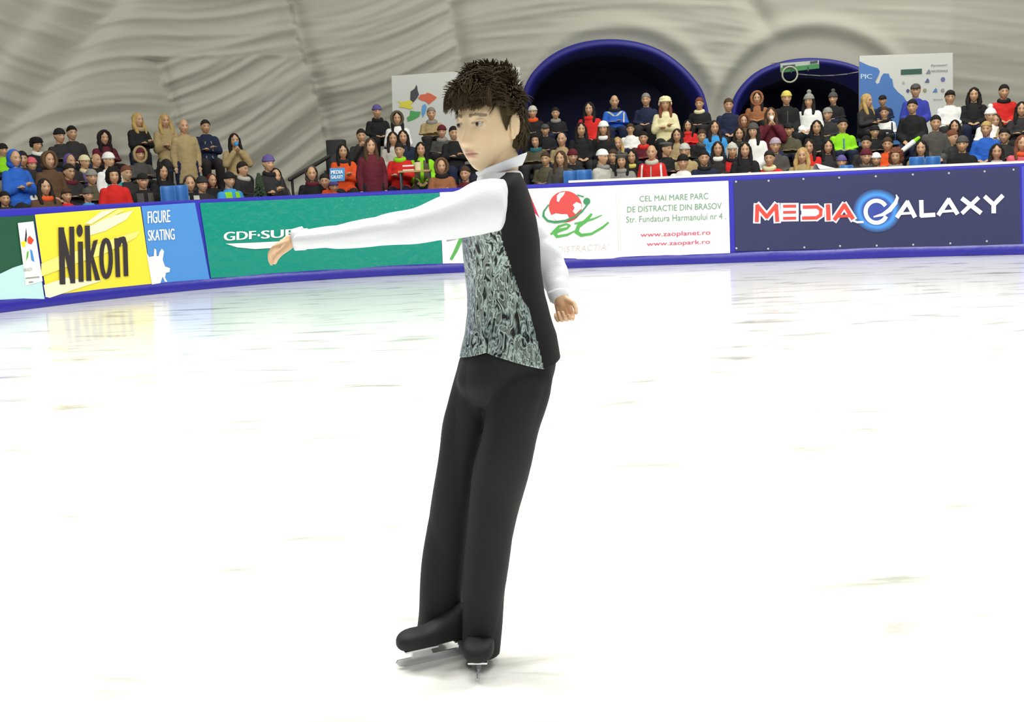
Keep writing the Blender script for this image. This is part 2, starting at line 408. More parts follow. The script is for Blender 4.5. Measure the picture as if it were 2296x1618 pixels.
red = [([(198, 472), (202, 352), (276, 440), (350, 350), (358, 470)], 30), ([(410, 357), (500, 356)], 22), ([(410, 405), (500, 403)], 20), ([(410, 452), (500, 450)], 22),
       ([(565, 364), (670, 362), (700, 385), (698, 425), (665, 448), (560, 450)], 26), ([(756, 352), (760, 458)], 34), ([(810, 458), (884, 348), (948, 450)], 32), ([(840, 436), (930, 432)], 22)]
out = [([(198, 476), (202, 350), (276, 440), (350, 348), (358, 474)], 58), ([(398, 357), (512, 356)], 50), ([(398, 405), (512, 403)], 50), ([(398, 452), (512, 450)], 50),
       ([(555, 364), (670, 362), (700, 385), (700, 425), (665, 448), (555, 450)], 52), ([(560, 408), (690, 406)], 46), ([(756, 352), (760, 460)], 60), ([(806, 462), (884, 348), (952, 455)], 58)]
cw = mat('print_cool_white', (232, 232, 250), .4)
shapes('outline_lettering', sum([stroke_pts(z4(p), w * .2857) for p, w in out], []), on_board, .032, B, cw)
shapes('red_lettering', sum([stroke_pts(z4(p), w * .2857) for p, w in red], []), on_board, .040, B, mat('print_scarlet', (222, 70, 58), .4))
wl = [([(1300, 438), (1378, 325), (1435, 436)], 34), ([(1330, 415), (1410, 410)], 20), ([(1487, 318), (1490, 430), (1588, 424)], 34), ([(1625, 420), (1702, 306), (1768, 412)], 34), ([(1655, 398), (1740, 392)], 20),
      ([(1812, 300), (1950, 405)], 36), ([(1812, 408), (1932, 294)], 32), ([(1990, 285), (2056, 345), (2122, 278)], 34), ([(2056, 345), (2056, 402)], 36),
      ([(955, 470), (985, 482), (1030, 480)], 16)]
sh = sum([stroke_pts(z4(p), w * .2857) for p, w in wl], [])
sh += stroke_pts(z4(arc((1135, 400), 84, 38, 330, 26, 86)), 32 * .2857)
sh += stroke_pts(z4([(1115, 440), (1190, 420), (1240, 385), (1285, 330), (1300, 290), (1290, 268)]), [3, 8, 10, 9, 6, 2])
shapes('white_lettering', sh, on_board, .040, B, cw)
gm = mat('grommet_metal', (200, 205, 215), .3, .6)
for (x, y) in [(1645 + 5, 407), (1723, 405), (1801, 401), (1881, 398), (1963, 395), (2046, 391), (2127, 388), (2207, 384), (2272, 380), (1722, 557), (1803, 554), (1883, 551), (1965, 550), (2047, 548), (2130, 545), (2212, 540), (1651, 556)]:
    shapes('grommet', [arc((x, y), 2.4, 0, 330, 9)], on_board, .034, B, gm)
# 7 right edge
B = banner('advertising_banner', [(2290, 372), (2420, 364), (2424, 540), (2293, 547)], (70, 72, 186), 'plain blue banner strip cut off by the frame edge', nu=12)

# ------------------------------------------------------------------ dome
def wallY(x, z): return Yb(max(-9, min(9, x))) + 7.4 - .012 * z * z - .10 * max(0, abs(x) - 8) ** 1.2
def on_wall(px, py, off=0):
    d = ray(px, py); Y = 24.
    for _ in range(12):
        p = CAM + d * (Y / d.y); Y = wallY(p.x, p.z)
    return CAM + d * (Y / d.y) + Vector((0, -off, 0))
def vnoise(x, y, s=0.): return noise.noise(Vector((x, y, s)))
def ridge(x, y, s):
    n = max(0, 1 - abs(vnoise(x, y, s)) * 2.6); return n ** 1.6
def fold(px, py):
    """inward bulge of the tent skin in metres"""
    d = 0.
    sa = 430 - 1.15 * py                       # diagonal seams of the left part (x at this height)
    if py < 130: sb = 400 - (130 - py) * -.1 if 0 else lerp(400, 345, py / 130)
    else: sb = 345 + (py - 130) * .27
    sc = interp(py, [(-400, 560), (0, 648), (100, 672), (200, 705), (340, 735), (520, 740)])
    sd = interp(py, [(-400, 960), (0, 1002), (160, 1030), (500, 1070)])
    se = interp(py, [(-400, 1640), (0, 1682), (110, 1740), (500, 1830)])
    sa0 = 235 - .78 * py; sa1 = 90 - .85 * py
    seams = [(sa0, 24, .30), (sa1, 20, .18), (sc, 14, .26), (sd, 12, .16), (se, 12, .14)]
    if py > 130: seams.append((sb, 12, .24))
    for s, w, a in seams:
        t = (px - s); d -= a * math.exp(-(t / (w * 2.2)) ** 2); 
    # direction of the creases in each panel
    if px < sa0: q = py - .42 * (px) + .0006 * px * px; k = .1; A = .075
    elif px < sb or (py <= 130 and px < sc):
        u = px - 400; q = py + (.00055 * u * u if u > 0 else -.00085 * u * u) - .15 * u * (1 if u < 0 else -.05); k = .2; A = .075
    elif px < sc: u = px - 360; q = py + .18 * u + .0010 * u * u; k = .3; A = .085
    elif px < sd: u = px - 700; q = py + .12 * u + .0008 * u * u; k = .4; A = .08
    elif px < se: u = px - 1030; q = py + .22 * u - .00030 * u * u; k = .5; A = .034
    else: u = px - 1740; q = py + .12 * u - .0002 * u * u; k = .6; A = .018
    X = px / 520.
    A *= 1.25; d += A * 1.0 * ridge(q / 105., X * .8, k * 40)
    d += A * .75 * ridge(q / 44., X, k * 40 + 7)
    d += A * .36 * ridge(q / 20., X * 1.3, k * 40 + 17)
    d += .25 * vnoise(px / 500., py / 300., 9.)
    return d
arches = [ [(1166, 420), (1170, 260), (1182, 190), (1215, 150), (1260, 120), (1310, 103), (1370, 97), (1430, 104), (1480, 122), (1525, 155), (1560, 195), (1578, 230), (1592, 300), (1598, 420)],
           [(1634, 420), (1640, 250), (1655, 210), (1690, 172), (1735, 150), (1790, 138), (1850, 139), (1905, 150), (1950, 172), (1985, 205), (2010, 260), (2022, 420)] ]
def chaikin(P):
    o = [P[0]]
    for a, b in zip(P, P[1:]): o += [(a[0] * .75 + b[0] * .25, a[1] * .75 + b[1] * .25), (a[0] * .25 + b[0] * .75, a[1] * .25 + b[1] * .75)]
    return o + [P[-1]]
arches = [chaikin(chaikin(P)) for P in arches]
def inpoly(x, y, P):
    c = False; j = len(P) - 1
    for i in range(len(P)):
        if (P[i][1] > y) != (P[j][1] > y) and x < (P[j][0] - P[i][0]) * (y - P[i][1]) / (P[j][1] - P[i][1]) + P[i][0]: c = not c
        j = i
    return c
NX, NZ = 640, 230
vs = []; fs_ = []; pxs = []
for j in range(NZ + 1):
    z = 9.0 * j / NZ
    for i in range(NX + 1):
        x = lerp(-15, 15, i / NX)
        y = wallY(x, z); p = Vector((x, y, z)); q = proj(p); pxs.append(q)
        dd = fold(q[0], q[1])
        for P in arches:                                   # flatten near the tunnel mouths, bulge above them
            cx = (P[0][0] + P[-1][0]) / 2; rr = math.hypot((q[0] - cx) / 215, (q[1] - 300) / 215)
            dd = lerp(.0, dd, sstep(.95, 1.35, rr)) 
            dd += .13 * math.exp(-((rr - 1.14) / .10) ** 2)
        vs.append((x, y - dd, z))
for j in range(NZ):
    for i in range(NX):
        a = j * (NX + 1) + i; cx = sum(pxs[k][0] for k in (a, a + 1, a + NX + 1, a + NX + 2)) / 4; cy = sum(pxs[k][1] for k in (a, a + 1, a + NX + 1, a + NX + 2)) / 4
        if any(inpoly(cx, cy, P) for P in arches): continue
        fs_.append((a, a + 1, a + NX + 2, a + NX + 1))
wall = link('wall_back', mesh('wall_back', vs, fs_, True), None, mat('tent_fabric', (172, 171, 158), .75, bump=.15, bscale=9))
tag(wall, 'grey inflated tent skin with creased panels behind the stands', kind='structure')
# tunnel mouths
for ai, P in enumerate(arches):
    t = empty('tunnel_mouth', on_wall((P[0][0] + P[-1][0]) / 2, 420)); t.location.z = 0
    tag(t, ['large dark blue arched tunnel opening in the tent wall, right of the skater', 'wider dark blue arched opening under the green hanging sign'][ai], 'tunnel', 'blue arched tunnel openings')
    pts = [on_wall(*p) for p in P]
    for p in (pts[0], pts[-1]): p.z = .2
    dense = []
    for a, b in zip(pts, pts[1:]):
        dense.append(a)
    dense.append(pts[-1])
    cen = Vector((t.location.x, t.location.y, 1.5))
    def shr(p, f, dy): 
        v = p - cen; return Vector((cen.x + v.x * f, p.y + dy, max(.2, cen.z + v.z * f)))
    rim = mat('rim_blue', (34, 34, 128), .5); lin = mat('lining_navy', (22, 24, 66), .7, bump=.3, bscale=3)
    w = .93 if ai == 0 else .86
    child('rim', MB().loft([[shr(p, 1.035, -.06) for p in dense], [shr(p, 1.0, -.22) for p in dense], [shr(p, .965, -.1) for p in dense], [shr(p, w, .55) for p in dense]], close=False, caps=False), t, rim, smooth=True)
    back = [shr(p, w * .97, 2.6) for p in dense]
    mb = MB().loft([[shr(p, w, .55) for p in dense], back], close=False, caps=False)
    b0 = [shr(p, w * .5, 3.0) for p in dense]; mb.loft([back, b0], close=False, caps=False)
    mb.add([*b0, Vector((cen.x, cen.y + 3.1, 1.5))], [(i, i + 1, len(b0)) for i in range(len(b0) - 1)])
    child('lining', mb, t, lin, smooth=True)
#MARK_STANDS
# ------------------------------------------------------------------ stands
TD, TZ0, TZ = .80, .46, .32
def row_off(r): return .95 + TD * r
def stand(x0, x1, rows, label, xup=None):
    o = empty('grandstand', path((x0 + x1) / 2, 1)); tag(o, label, 'grandstand', 'spectator stands')
    dk = mat('stand_deck', (58, 56, 58), .85); bn = mat('bench_navy', (34, 42, 72), .6)
    X0 = x0
    for r in range(rows):
        x0 = xup if (xup is not None and r >= 2) else X0
        a = row_off(r) - .48; b = a + TD; z = TZ0 + TZ * r
        child('tier', swept([(a, 0), (a, z), (b, z), (b, 0)], x0, x1, 40), o, dk)
        if r > 3: continue
        s = row_off(r) - .12
        be = child('bench', swept([(s, z + .39), (s, z + .44), (s + .34, z + .44), (s + .34, z + .39)], x0, x1, 40), o, bn)
        be['label'] = 'dark navy bench plank'
        mb = MB(); n = max(2, int((x1 - x0) / 1.5))
        for i in range(n + 1):
            x = lerp(x0 + .1, x1 - .1, i / n); p = path(x, s + .17)
            mb.box((p.x - .02, p.y - .1, z), (p.x + .02, p.y + .1, z + .39))
        child('bench_support', mb, be, mat('steel', (120, 120, 125), .4, .8))
    return o
def bx(px): return ground(px, interp(px, [(0, 703), (340, 659), (985, 613), (2296, 570)])).x * 1.07
stand(-10.5, bx(572), 4, 'dark tiered stand under the crowd beside the creased tent wall')
stand(bx(738), 10.5, 5, 'dark tiered stand in front of the blue tunnel openings', bx(800))
stand(bx(585), bx(728), 1, 'low single-tier stand in the gap between the two tall stands')

# ------------------------------------------------------------------ heads
def head_mesh(mb, M, nu=64, nv=48, ears=True, lids=True, big=1.0):
    def g(x, z, x0, z0, sx, sz): return math.exp(-((x - x0) / sx) ** 2 - ((z - z0) / sz) ** 2)
    vs = []; rows = []
    for i in range(nv + 1):
        lat = lerp(-PI / 2, PI / 2, i / nv)
        row = []
        for j in range(nu):
            ph = 2 * PI * j / nu; fr = max(0, math.cos(ph))
            c = max(0, math.cos(lat)); c2 = c ** (1 - .3 * fr) if c > 0 else 0
            x = .075 * (c ** .92) * math.sin(ph); y = -.096 * c2 * math.cos(ph); z = .12 * math.sin(lat); t = z / .12
            if t < 0:
                x *= 1 - .30 * t * t
                if y > 0: y *= 1 - .45 * min(1, -t) ** 1.5
            if y < 0 and t < -.2: y *= 1 - .10 * (-t - .2)
            if t > 0 and y > 0: y *= 1.04
            if y < -.01:
                k = sstep(.01, .05, -y); f = 0
                f += .004 * (g(x, z, .03, .030, .024, .009) + g(x, z, -.03, .030, .024, .009))
                f -= .010 * (g(x, z, .032, .009, .015, .011) + g(x, z, -.032, .009, .015, .011))
                rm = sstep(.025, -.036, z) * sstep(-.052, -.042, z)
                f += (.004 + .015 * sstep(.02, -.038, z)) * rm * math.exp(-(x / (.0085 + .007 * sstep(.0, -.04, z))) ** 2)
                f += .005 * (g(x, z, .013, -.042, .006, .006) + g(x, z, -.013, -.042, .006, .006))
                f += .0055 * g(x, z, 0, -.0640, .021, .0048) + .006 * g(x, z, 0, -.0765, .018, .0052) - .0035 * g(x, z, 0, -.0700, .024, .0022)
                f += .008 * g(x, z, 0, -.105, .022, .014) - .002 * g(x, z, 0, -.090, .02, .006)
                f += .004 * (g(x, z, .045, -.018, .02, .02) + g(x, z, -.045, -.018, .02, .02))
                y -= f * k
            row.append(M @ Vector((x, y, z)))
        rows.append(row)
    mb.loft([rows[0]] + rows[1:], caps=True)
    if ears:
        for s in (-1, 1):
            r = Matrix.Rotation(s * .35, 3, 'Z')
            for (dx, dy, dz, r3) in ((.078, .012, .004, (.006, .019, .026)), (.084, .020, .010, (.006, .012, .024)), (.078, .008, -.018, (.007, .010, .012))):
                mb.ball((0, 0, 0), tuple(v * big for v in r3), 14, rot=r); n = len(mb.v)
                k = 14 * 6 + 2
                for q in range(n - k, n): mb.v[q] = M @ (mb.v[q] + Vector((s * (dx + (big - 1) * .012), dy, dz)))
    if lids:
        for s in (-1, 1):
            for c, r3 in (((s * .032, -.0745, .0170), (.0170, .0142, .0078)), ((s * .032, -.0735, -.0010), (.016, .0128, .0064)), ((s * .046, -.070, .008), (.006, .010, .010))):
                mb.ball((0, 0, 0), r3, 16); n = len(mb.v); k = 16 * 7 + 2
                for q in range(n - k, n): mb.v[q] = M @ (mb.v[q] + Vector(c))
def face_tint(p, skin, brow, fine=True, lip=None, sh=1.0):
    c = list(skin); x, y, z = abs(p.x), p.y, p.z
    def mix(t, k): 
        for i in range(3): c[i] = lerp(c[i], t[i], k)
    if y < -.05:
        L = lip or (skin[0] * .75, skin[1] * .42, skin[2] * .42)
        if x < .021 and -.083 < z < -.058: mix(L, .70 * (1 - sstep(.010, .021, x)) * (1 - sstep(.008, .0125, abs(z + .0705))))
        if abs(z + .0700) < .0022 and x < .022: mix((skin[0] * .3, skin[1] * .15, skin[2] * .15), .7)
        bz = .030 + .003 * (1 - abs(x - .03) / .02)
        if .012 < x < .052 and abs(z - bz) < .0042: mix(brow, .7)
        if not fine:
            e = math.exp(-((x - .031) / .013) ** 2 - ((z - .009) / .007) ** 2); mix((.02, .012, .008), min(1, e * 1.5))
        else:
            if abs(z - .0115) < .004 and .017 < x < .047: mix((.05, .03, .02), .55)
        mix((skin[0], skin[1] * .72, skin[2] * .66), .35 * math.exp(-(x / .016) ** 2 - ((z + .034) / .014) ** 2))
        mix((skin[0], skin[1] * .75, skin[2] * .70), .30 * math.exp(-((x - .045) / .02) ** 2 - ((z + .03) / .02) ** 2))
    return (c[0], c[1], c[2], 1)

#MARK_SKATER
# ------------------------------------------------------------------ skater
DD = .13
Yf = ground(1072, 1534).y
def S(px, py, dd=0.0): return at_y(px, py, Yf + DD + dd)
def ring(xl, xr, py, dd, b, n=48, e=1.0, ty=0.0):
    a = S(xl, py, dd); c = S(xr, py, dd); o = (a + c) / 2; h = (c - a) / 2
    pts = []
    for j in range(n):
        t = 2 * PI * j / n; cx, sy = math.cos(t), math.sin(t)
        cx = math.copysign(abs(cx) ** e, cx); sy = math.copysign(abs(sy) ** e, sy)
        pts.append(o + h * cx + Vector((0, b * sy, ty * cx)))
    return pts
def dens(tab, n):
    """spline-like resampling of a table of tuples by first column"""
    out = []; ys = [t[0] for t in tab]
    for i in range(n + 1):
        y = lerp(ys[0], ys[-1], i / n); row = [y]
        for k in range(1, len(tab[0])):
            # monotone-ish smoothing: average of linear interps
            d = (ys[-1] - ys[0]) / n * 2.0
            row.append((interp(y - d, [(t[0], t[k]) for t in tab]) + 2 * interp(y, [(t[0], t[k]) for t in tab]) + interp(y + d, [(t[0], t[k]) for t in tab])) / 4)
        out.append(row)
    return out
skin = (.80, .61, .39)
MH = Matrix.Translation(S(1093, 289, 0)) @ Matrix.Rotation(math.radians(-37), 4, 'Z') @ Matrix.Rotation(math.radians(-2), 4, 'X') @ Matrix.Rotation(math.radians(0), 4, 'Y')
body = MB()
head_mesh(body, MH, 128, 96, big=1.28)
nb_ = S(1120, 402, .02)
body.chain([(MH @ Vector((0, .02, -.05)), .058), (S(1122, 360, .01), .052), (nb_, .050)], 24)
body.chain([(S(1130, 450, .02), .065), (S(1125, 560, .02), .075), (S(1140, 700, .02), .075), (S(1142, 820, .02), .080)], 24)
body.chain([(nb_, .045), (S(1110, 455, -.11), .038), (S(830, 521, -.19), .028), (S(700, 533, -.19), .024), (S(668, 536, -.19), .023)], 20)
body.chain([(nb_, .045), (S(1115, 448, .13), .038), (S(1165, 500, .17), .034), (S(1228, 590, .17), .030), (S(1249, 645, .122), .024), (S(1255, 668, .10), .023)], 20)
body.chain([(S(1160, 850, -.02), .06), (S(1150, 1000, -.04), .05), (S(1104, 1144, -.03), .045), (S(1080, 1400, .02), .035)], 20)
body.chain([(S(1085, 850, .05), .06), (S(1045, 1000, .09), .05), (S(1010, 1144, .11), .045), (S(978, 1390, .15), .035)], 20)
# hands: each finger its own chain
def hand(P, fwd, up, side, scale=1., curl=(.5, .6, .7, .8), thumb=.6):
    """P wrist point; fwd along the palm, up = back of the hand, side = towards the thumb"""
    fwd = fwd.normalized(); side = (side - fwd * side.dot(fwd)).normalized(); up = fwd.cross(side) if fwd.cross(side).dot(up) > 0 else -fwd.cross(side)
    def L(f, s, u): return P + (fwd * f + side * s + up * u) * scale
    body.chain([(L(-.02, 0, 0), .024 * scale), (L(.02, .0, 0), .024 * scale)], 16)
    for k in range(4):
        s = (.031, .011, -.010, -.029)[k]
        body.chain([(L(.01, s * .6, 0), .016 * scale), (L(.05, s * .9, .002), .0125 * scale), (L(.084, s, .002), .0108 * scale)], 14)
    for k in range(4):
        s = (.033, .011, -.011, -.031)[k]; ln = (.040, .045, .041, .032)[k]; c = curl[k]
        b = L(.084, s, .002); ang = 0; pts = [(b, .0108 * scale)]
        for q, (l, r) in enumerate(((ln, .0092), (ln * .65, .0084), (ln * .5, .0074))):
            ang += c; d = (fwd * math.cos(ang) - up * math.sin(ang) + side * s * .6 * (1 - q * .6)).normalized(); b = b + d * l * scale; pts.append((b, r * scale))
        body.chain(pts, 14)
    a = L(.015, .026, -.006); d1 = (fwd * .75 + side * .75 - up * .3 * thumb).normalized(); b = a + d1 * .042 * scale
    d2 = (fwd * .95 + side * .2 - up * .6 * thumb).normalized(); c_ = b + d2 * .032 * scale; d3 = (fwd * .9 - side * .05 - up * .8 * thumb).normalized()
    body.chain([(a, .0155 * scale), (b, .0115 * scale), (c_, .0100 * scale), (c_ + d3 * .022 * scale, .0085 * scale)], 14)
wl_ = S(662, 538, -.19)
hand(wl_, S(612, 551, -.13) - wl_, Vector((-.3, .1, 1)), Vector((.0, -1, -.25)), .74, (.42, .36, .36, .42), .8)
wr_ = S(1256, 668, .10)
hand(wr_, S(1272, 720, .08) - wr_, Vector((.5, .6, .1)), Vector((1, -.4, .0)), .66, (.8, 1.0, 1.1, 1.2), .6)
bme = remesh(body, .0030, 2)
MHi = MH.inverted()
def sk_t(p):
    q = MHi @ p
    if q.length < .2: return face_tint(q, skin, (.06, .045, .03), True, (.62, .25, .22))
    return (skin[0] * .94, skin[1] * .80, skin[2] * .76, 1)
vcol(bme, sk_t)
sk = bpy.data.objects.new('skater', bme); C.objects.link(sk)
smat = mat('skin', (220, 180, 150), .5, attr='tint'); smat.node_tree.nodes['Principled BSDF'].inputs['Subsurface Weight'].default_value = .08
smat.node_tree.nodes['Principled BSDF'].inputs['Subsurface Scale'].default_value = .01
bme.materials.append(smat)
SKO = Vector((S(1072, 1500).x, Yf + DD, 0)); bme.transform(Matrix.Translation(-SKO)); sk.location = SKO
tag(sk, 'person skating in black vest with silver front, white shirt, one arm stretched out', 'person')
# eyes
def eye_tint(p):
    r = math.hypot(p.x, p.z)
    if p.y < 0 and r < .0028: return (.01, .01, .01, 1)
    if p.y < 0 and r < .0070: return (.06, .045, .035, 1)
    return (.50, .46, .42, 1)
eme = MB().ball((0, 0, 0), .0128, 40).mesh('eye'); vcol(eme, eye_tint); eme.materials.append(mat('eye', (255, 255, 255), .15, attr='tint'))
for s in (-1, 1):
    e = bpy.data.objects.new('eye', eme); C.objects.link(e); e.parent = sk
    e.matrix_local = Matrix.Translation(-SKO) @ MH @ Matrix.Translation((s * .032, -.0735, .0085)) @ Matrix.Rotation(math.radians(-12), 4, 'Z')
def skp(name, me, mt, parent=sk, label=None):
    if isinstance(me, MB): me = me.mesh(fix=True)
    me.transform(Matrix.Translation(-SKO)); o = link(name, me, parent, mt)
    if label: o['label'] = label
    return o
# trousers
def cloth_noise(me, amp, sc, stretch=(1, 1, 1)):
    for v in me.vertices:
        n = noise.noise(Vector((v.co.x * sc * stretch[0], v.co.y * sc * stretch[1], v.co.z * sc * stretch[2])))
        v.co += v.normal * amp * (abs(n) * 2 - .5)
tr = MB()
tr.loft([ring(*r[1:3], r[0], r[3], r[4]) for r in dens([(770, 1044, 1246, .01, .125), (800, 1034, 1251, .01, .135), (850, 1018, 1243, .01, .125), (880, 1024, 1225, .01, .10), (905, 1050, 1170, .01, .05)], 14)])
near = [(780, 1100, 1225, .0, .07), (815, 1088, 1246, -.015, .095), (850, 1092, 1243, -.03, .11), (880, 1096, 1238, -.04, .10), (952, 1087, 1212, -.05, .095), (1037, 1060, 1196, -.05, .085), (1144, 1048, 1162, -.03, .075), (1250, 1040, 1145, -.01, .07), (1351, 1034, 1131, .01, .07), (1447, 1034, 1121, .02, .068), (1466, 1036, 1118, .02, .065)]
far = [(800, 1036, 1150, .05, .10), (850, 1017, 1135, .06, .10), (880, 1008, 1122, .06, .10), (952, 988, 1104, .08, .09), (1037, 980, 1078, .09, .08), (1144, 961, 1062, .11, .075), (1250, 946, 1056, .13, .07), (1330, 941, 1046, .14, .07), (1378, 938, 1032, .15, .065), (1412, 930, 1022, .16, .062), (1432, 928, 1012, .16, .055)]
for t in (near, far): tr.loft([ring(r[1], r[2], r[0], r[3], r[4]) for r in dens(t, 40)])
tme = remesh(tr, .007, 4); cloth_noise(tme, .008, 9, (1, 1, .30)); 
black = mat('black_cloth', (26, 27, 29), .75, bump=.12, bscale=400, spec=.35)
skp('trousers', tme, black)
# boots and blades
chrome = mat('blade_steel', (215, 218, 222), .18, .9)
def skate(toe, heel, name='skate'):
    d = (toe - heel); d.z = 0; L = d.length; d.normalize(); s = Vector((-d.y, d.x, 0)); up = Vector((0, 0, 1))
    def P(f, w, z): return heel + d * f + s * w + up * z
    b = MB(); rings_ = []
    for f, w, z0, z1 in [(-.005, .020, .062, .115), (.01, .030, .055, .15), (.05, .037, .052, .17), (.10, .037, .052, .15), (.14, .040, .052, .125), (.18, .044, .052, .108), (.22, .047, .052, .112), (.25, .041, .053, .106), (.266, .028, .056, .096), (.274, .012, .066, .084)]:
        r = []
        for j in range(20):
            a = 2 * PI * j / 20; ww = math.copysign(abs(math.cos(a)) ** .8, math.cos(a)) * w; zz = (z0 + z1) / 2 + math.copysign(abs(math.sin(a)) ** .7, math.sin(a)) * (z1 - z0) / 2
            r.append(P(f * .97, ww, zz))
        rings_.append(r)
    b.loft(rings_)
    bo = skp('boot', evaluated(b.mesh(fix=True), [('SUBSURF', dict(levels=1))]), mat('boot_cover', (22, 22, 24), .7))
    bl = MB(); th = .0022
    prof = [(-.005, .006), (.02, 0.001), (.12, 0), (.22, .001), (.262, .006), (.274, .022), (.268, .034), (.24, .030), (.22, .026), (.205, .040), (.19, .052), (.17, .052), (.165, .035), (.15, .026), (.08, .026), (.07, .040), (.06, .052), (.035, .052), (.03, .035), (.015, .026), (-.004, .022)]
    # outline as convex strips: runner and two stanchions
    def plate(pr, t): 
        n = len(pr); bl.add([P(f, t, z) for f, z in pr] + [P(f, -t, z) for f, z in pr], [tuple(range(n)), tuple(reversed(range(n, 2 * n)))] + [(i, n + i, n + (i + 1) % n, (i + 1) % n) for i in range(n)])
    plate([(-.012, .006), (.02, .0005), (.24, .0005), (.262, .006), (.272, .018), (.266, .026), (-.010, .024)], th)
    plate([(.03, .022), (.075, .022), (.065, .053), (.035, .053)], .006)
    plate([(.155, .022), (.225, .022), (.215, .053), (.165, .053)], .006)
    plate([(.0, .051), (.09, .051), (.09, .056), (.0, .056)], .026)
    plate([(.145, .051), (.25, .051), (.25, .056), (.145, .056)], .028)
    o = skp('blade', bl.mesh(smooth=False, fix=True), chrome, bo); return bo
t1 = ground(1071, 1534); skate(t1, t1 + Vector((.02, .27, 0)))
t2 = ground(897, 1497); h2 = ground(1000, 1474); hd = (h2 - t2).normalized(); skate(t2, t2 + hd * .26)
# shirt
sh_ = MB()
sleeve = [(1141, 440, 478, -.10, .02), (1137, 415, 505, -.115, .045), (1127, 399, 518, -.13, .06), (1100, 399, 524, -.14, .068), (1060, 408, 532, -.155, .068), (1017, 427, 537, -.165, .064), (970, 446, 543, -.17, .060), (935, 461, 547, -.175, .057), (900, 471, 550, -.18, .055), (860, 479, 552, -.185, .053), (843, 483, 554, -.185, .052), (800, 495, 556, -.19, .048), (757, 502, 558, -.19, .042), (715, 508, 557, -.19, .036), (690, 511, 557, -.19, .034), (660, 515, 556, -.19, .032)]
def vring(x, yt, yb, dd, b, n=40):
    a = S(x + 4, yt, dd); c = S(x - 3, yb, dd); o = (a + c) / 2; h = (a - c) / 2
    return [o + h * math.sin(2 * PI * j / n) + Vector((0, b * math.cos(2 * PI * j / n), 0)) for j in range(n)]
sh_.loft([vring(*r) for r in sleeve])
sh_.loft([ring(r[1], r[2], r[0], r[3], r[4]) for r in dens([(386, 1084, 1162, .01, .05), (400, 1072, 1168, .02, .09), (415, 1062, 1176, .02, .14), (440, 1055, 1184, .02, .16), (500, 1046, 1195, .02, .150), (600, 1052, 1206, .02, .128), (700, 1056, 1226, .02, .125), (790, 1046, 1240, .02, .13)], 24)])
ra = [(S(1110, 445, .13), .062), (S(1165, 500, .17), .056), (S(1225, 580, .17), .050), (S(1240, 610, .165), .046), (S(1248, 640, .13), .038), (S(1253, 662, .11), .032)]
sh_.chain(ra, 24)
sme = remesh(sh_, .006, 3); cloth_noise(sme, .005, 11, (.7, .7, 1.3))
whites = mat('white_shirt', (238, 240, 248), .7, bump=.1, bscale=200)
shirt = skp('shirt', sme, whites)
# collar
lo = []; hi = []
nc = S(1118, 378, .01)
for j in range(33):
    a = 2 * PI * (j / 32) * .96 + .08
    dirv = Vector((-math.cos(a) * .95, -math.sin(a) * .95, 0)); 
    back_ = (1 - math.cos(a)) / 2
    lo.append(nc + dirv * .064 + Vector((.006, 0, -.026 + .030 * back_))); hi.append(nc + dirv * (.072 + .004 * back_) + Vector((.012 * back_, 0, -.008 + .050 * back_)))
cm = MB().loft([lo, hi], close=False, caps=False).mesh(); cm = evaluated(cm, [('SOLIDIFY', dict(thickness=.004)), ('SUBSURF', dict(levels=1))])
skp('collar', cm, whites, shirt)
for cuff, ax in ((S(668, 536, -.19), (S(640, 541, -.19) - S(690, 533, -.19))), (S(1253, 664, .11), S(1258, 690, .10) - S(1249, 645, .12))):
    ax.normalize(); mb = MB(); mb.cone(cuff - ax * .016, cuff + ax * .012, .0315, .0285, 28, caps=False)
    skp('cuff', evaluated(mb.mesh(), [('SOLIDIFY', dict(thickness=.004))]), whites, shirt)
# vest
vt = dens([(388, 1130, 1166, .02, .10), (400, 1114, 1173, .02, .135), (415, 1082, 1181, .02, .158), (440, 1048, 1188, .02, .172), (490, 1039, 1201, .02, .165), (540, 1037, 1209, .02, .150), (600, 1044, 1212, .02, .140), (660, 1049, 1219, .02, .135), (700, 1050, 1231, .02, .137), (747, 1044, 1248, .02, .145), (800, 1032, 1256, .02, .15), (822, 1028, 1257, .02, .15)], 190)
NV = 220
def bound(y): return interp(y, [(380, 1122), (520, 1124), (541, 1128), (605, 1150), (664, 1172), (678, 1182), (733, 1196), (811, 1214), (830, 1218)])
def hemy(x): return interp(x, [(1028, 800), (1040, 794), (1090, 775), (1155, 795), (1214, 813), (1236, 808), (1258, 799)])
def vt_at(y):
    k = (y - vt[0][0]) / (vt[-1][0] - vt[0][0]) * (len(vt) - 1); i = max(0, min(len(vt) - 2, int(k))); f = k - i
    return [lerp(a, b, f) for a, b in zip(vt[i], vt[i + 1])]
NR = 190; rings_ = [[None] * NV for _ in range(NR + 1)]; yy = [[0] * NV for _ in range(NR + 1)]
for j in range(NV):
    t = 2 * PI * j / NV; r = vt_at(800); hy = hemy((r[1] + r[2]) / 2 + (r[2] - r[1]) / 2 * math.cos(t))
    for i in range(NR + 1):
        y = lerp(388, hy, i / NR); r = vt_at(y); a = S(r[1], y, r[3]); c = S(r[2], y, r[3])
        rings_[i][j] = (a + c) / 2 + (c - a) / 2 * math.cos(t) + Vector((0, r[4] * math.sin(t), 0)); yy[i][j] = y
bf, pf = [], []
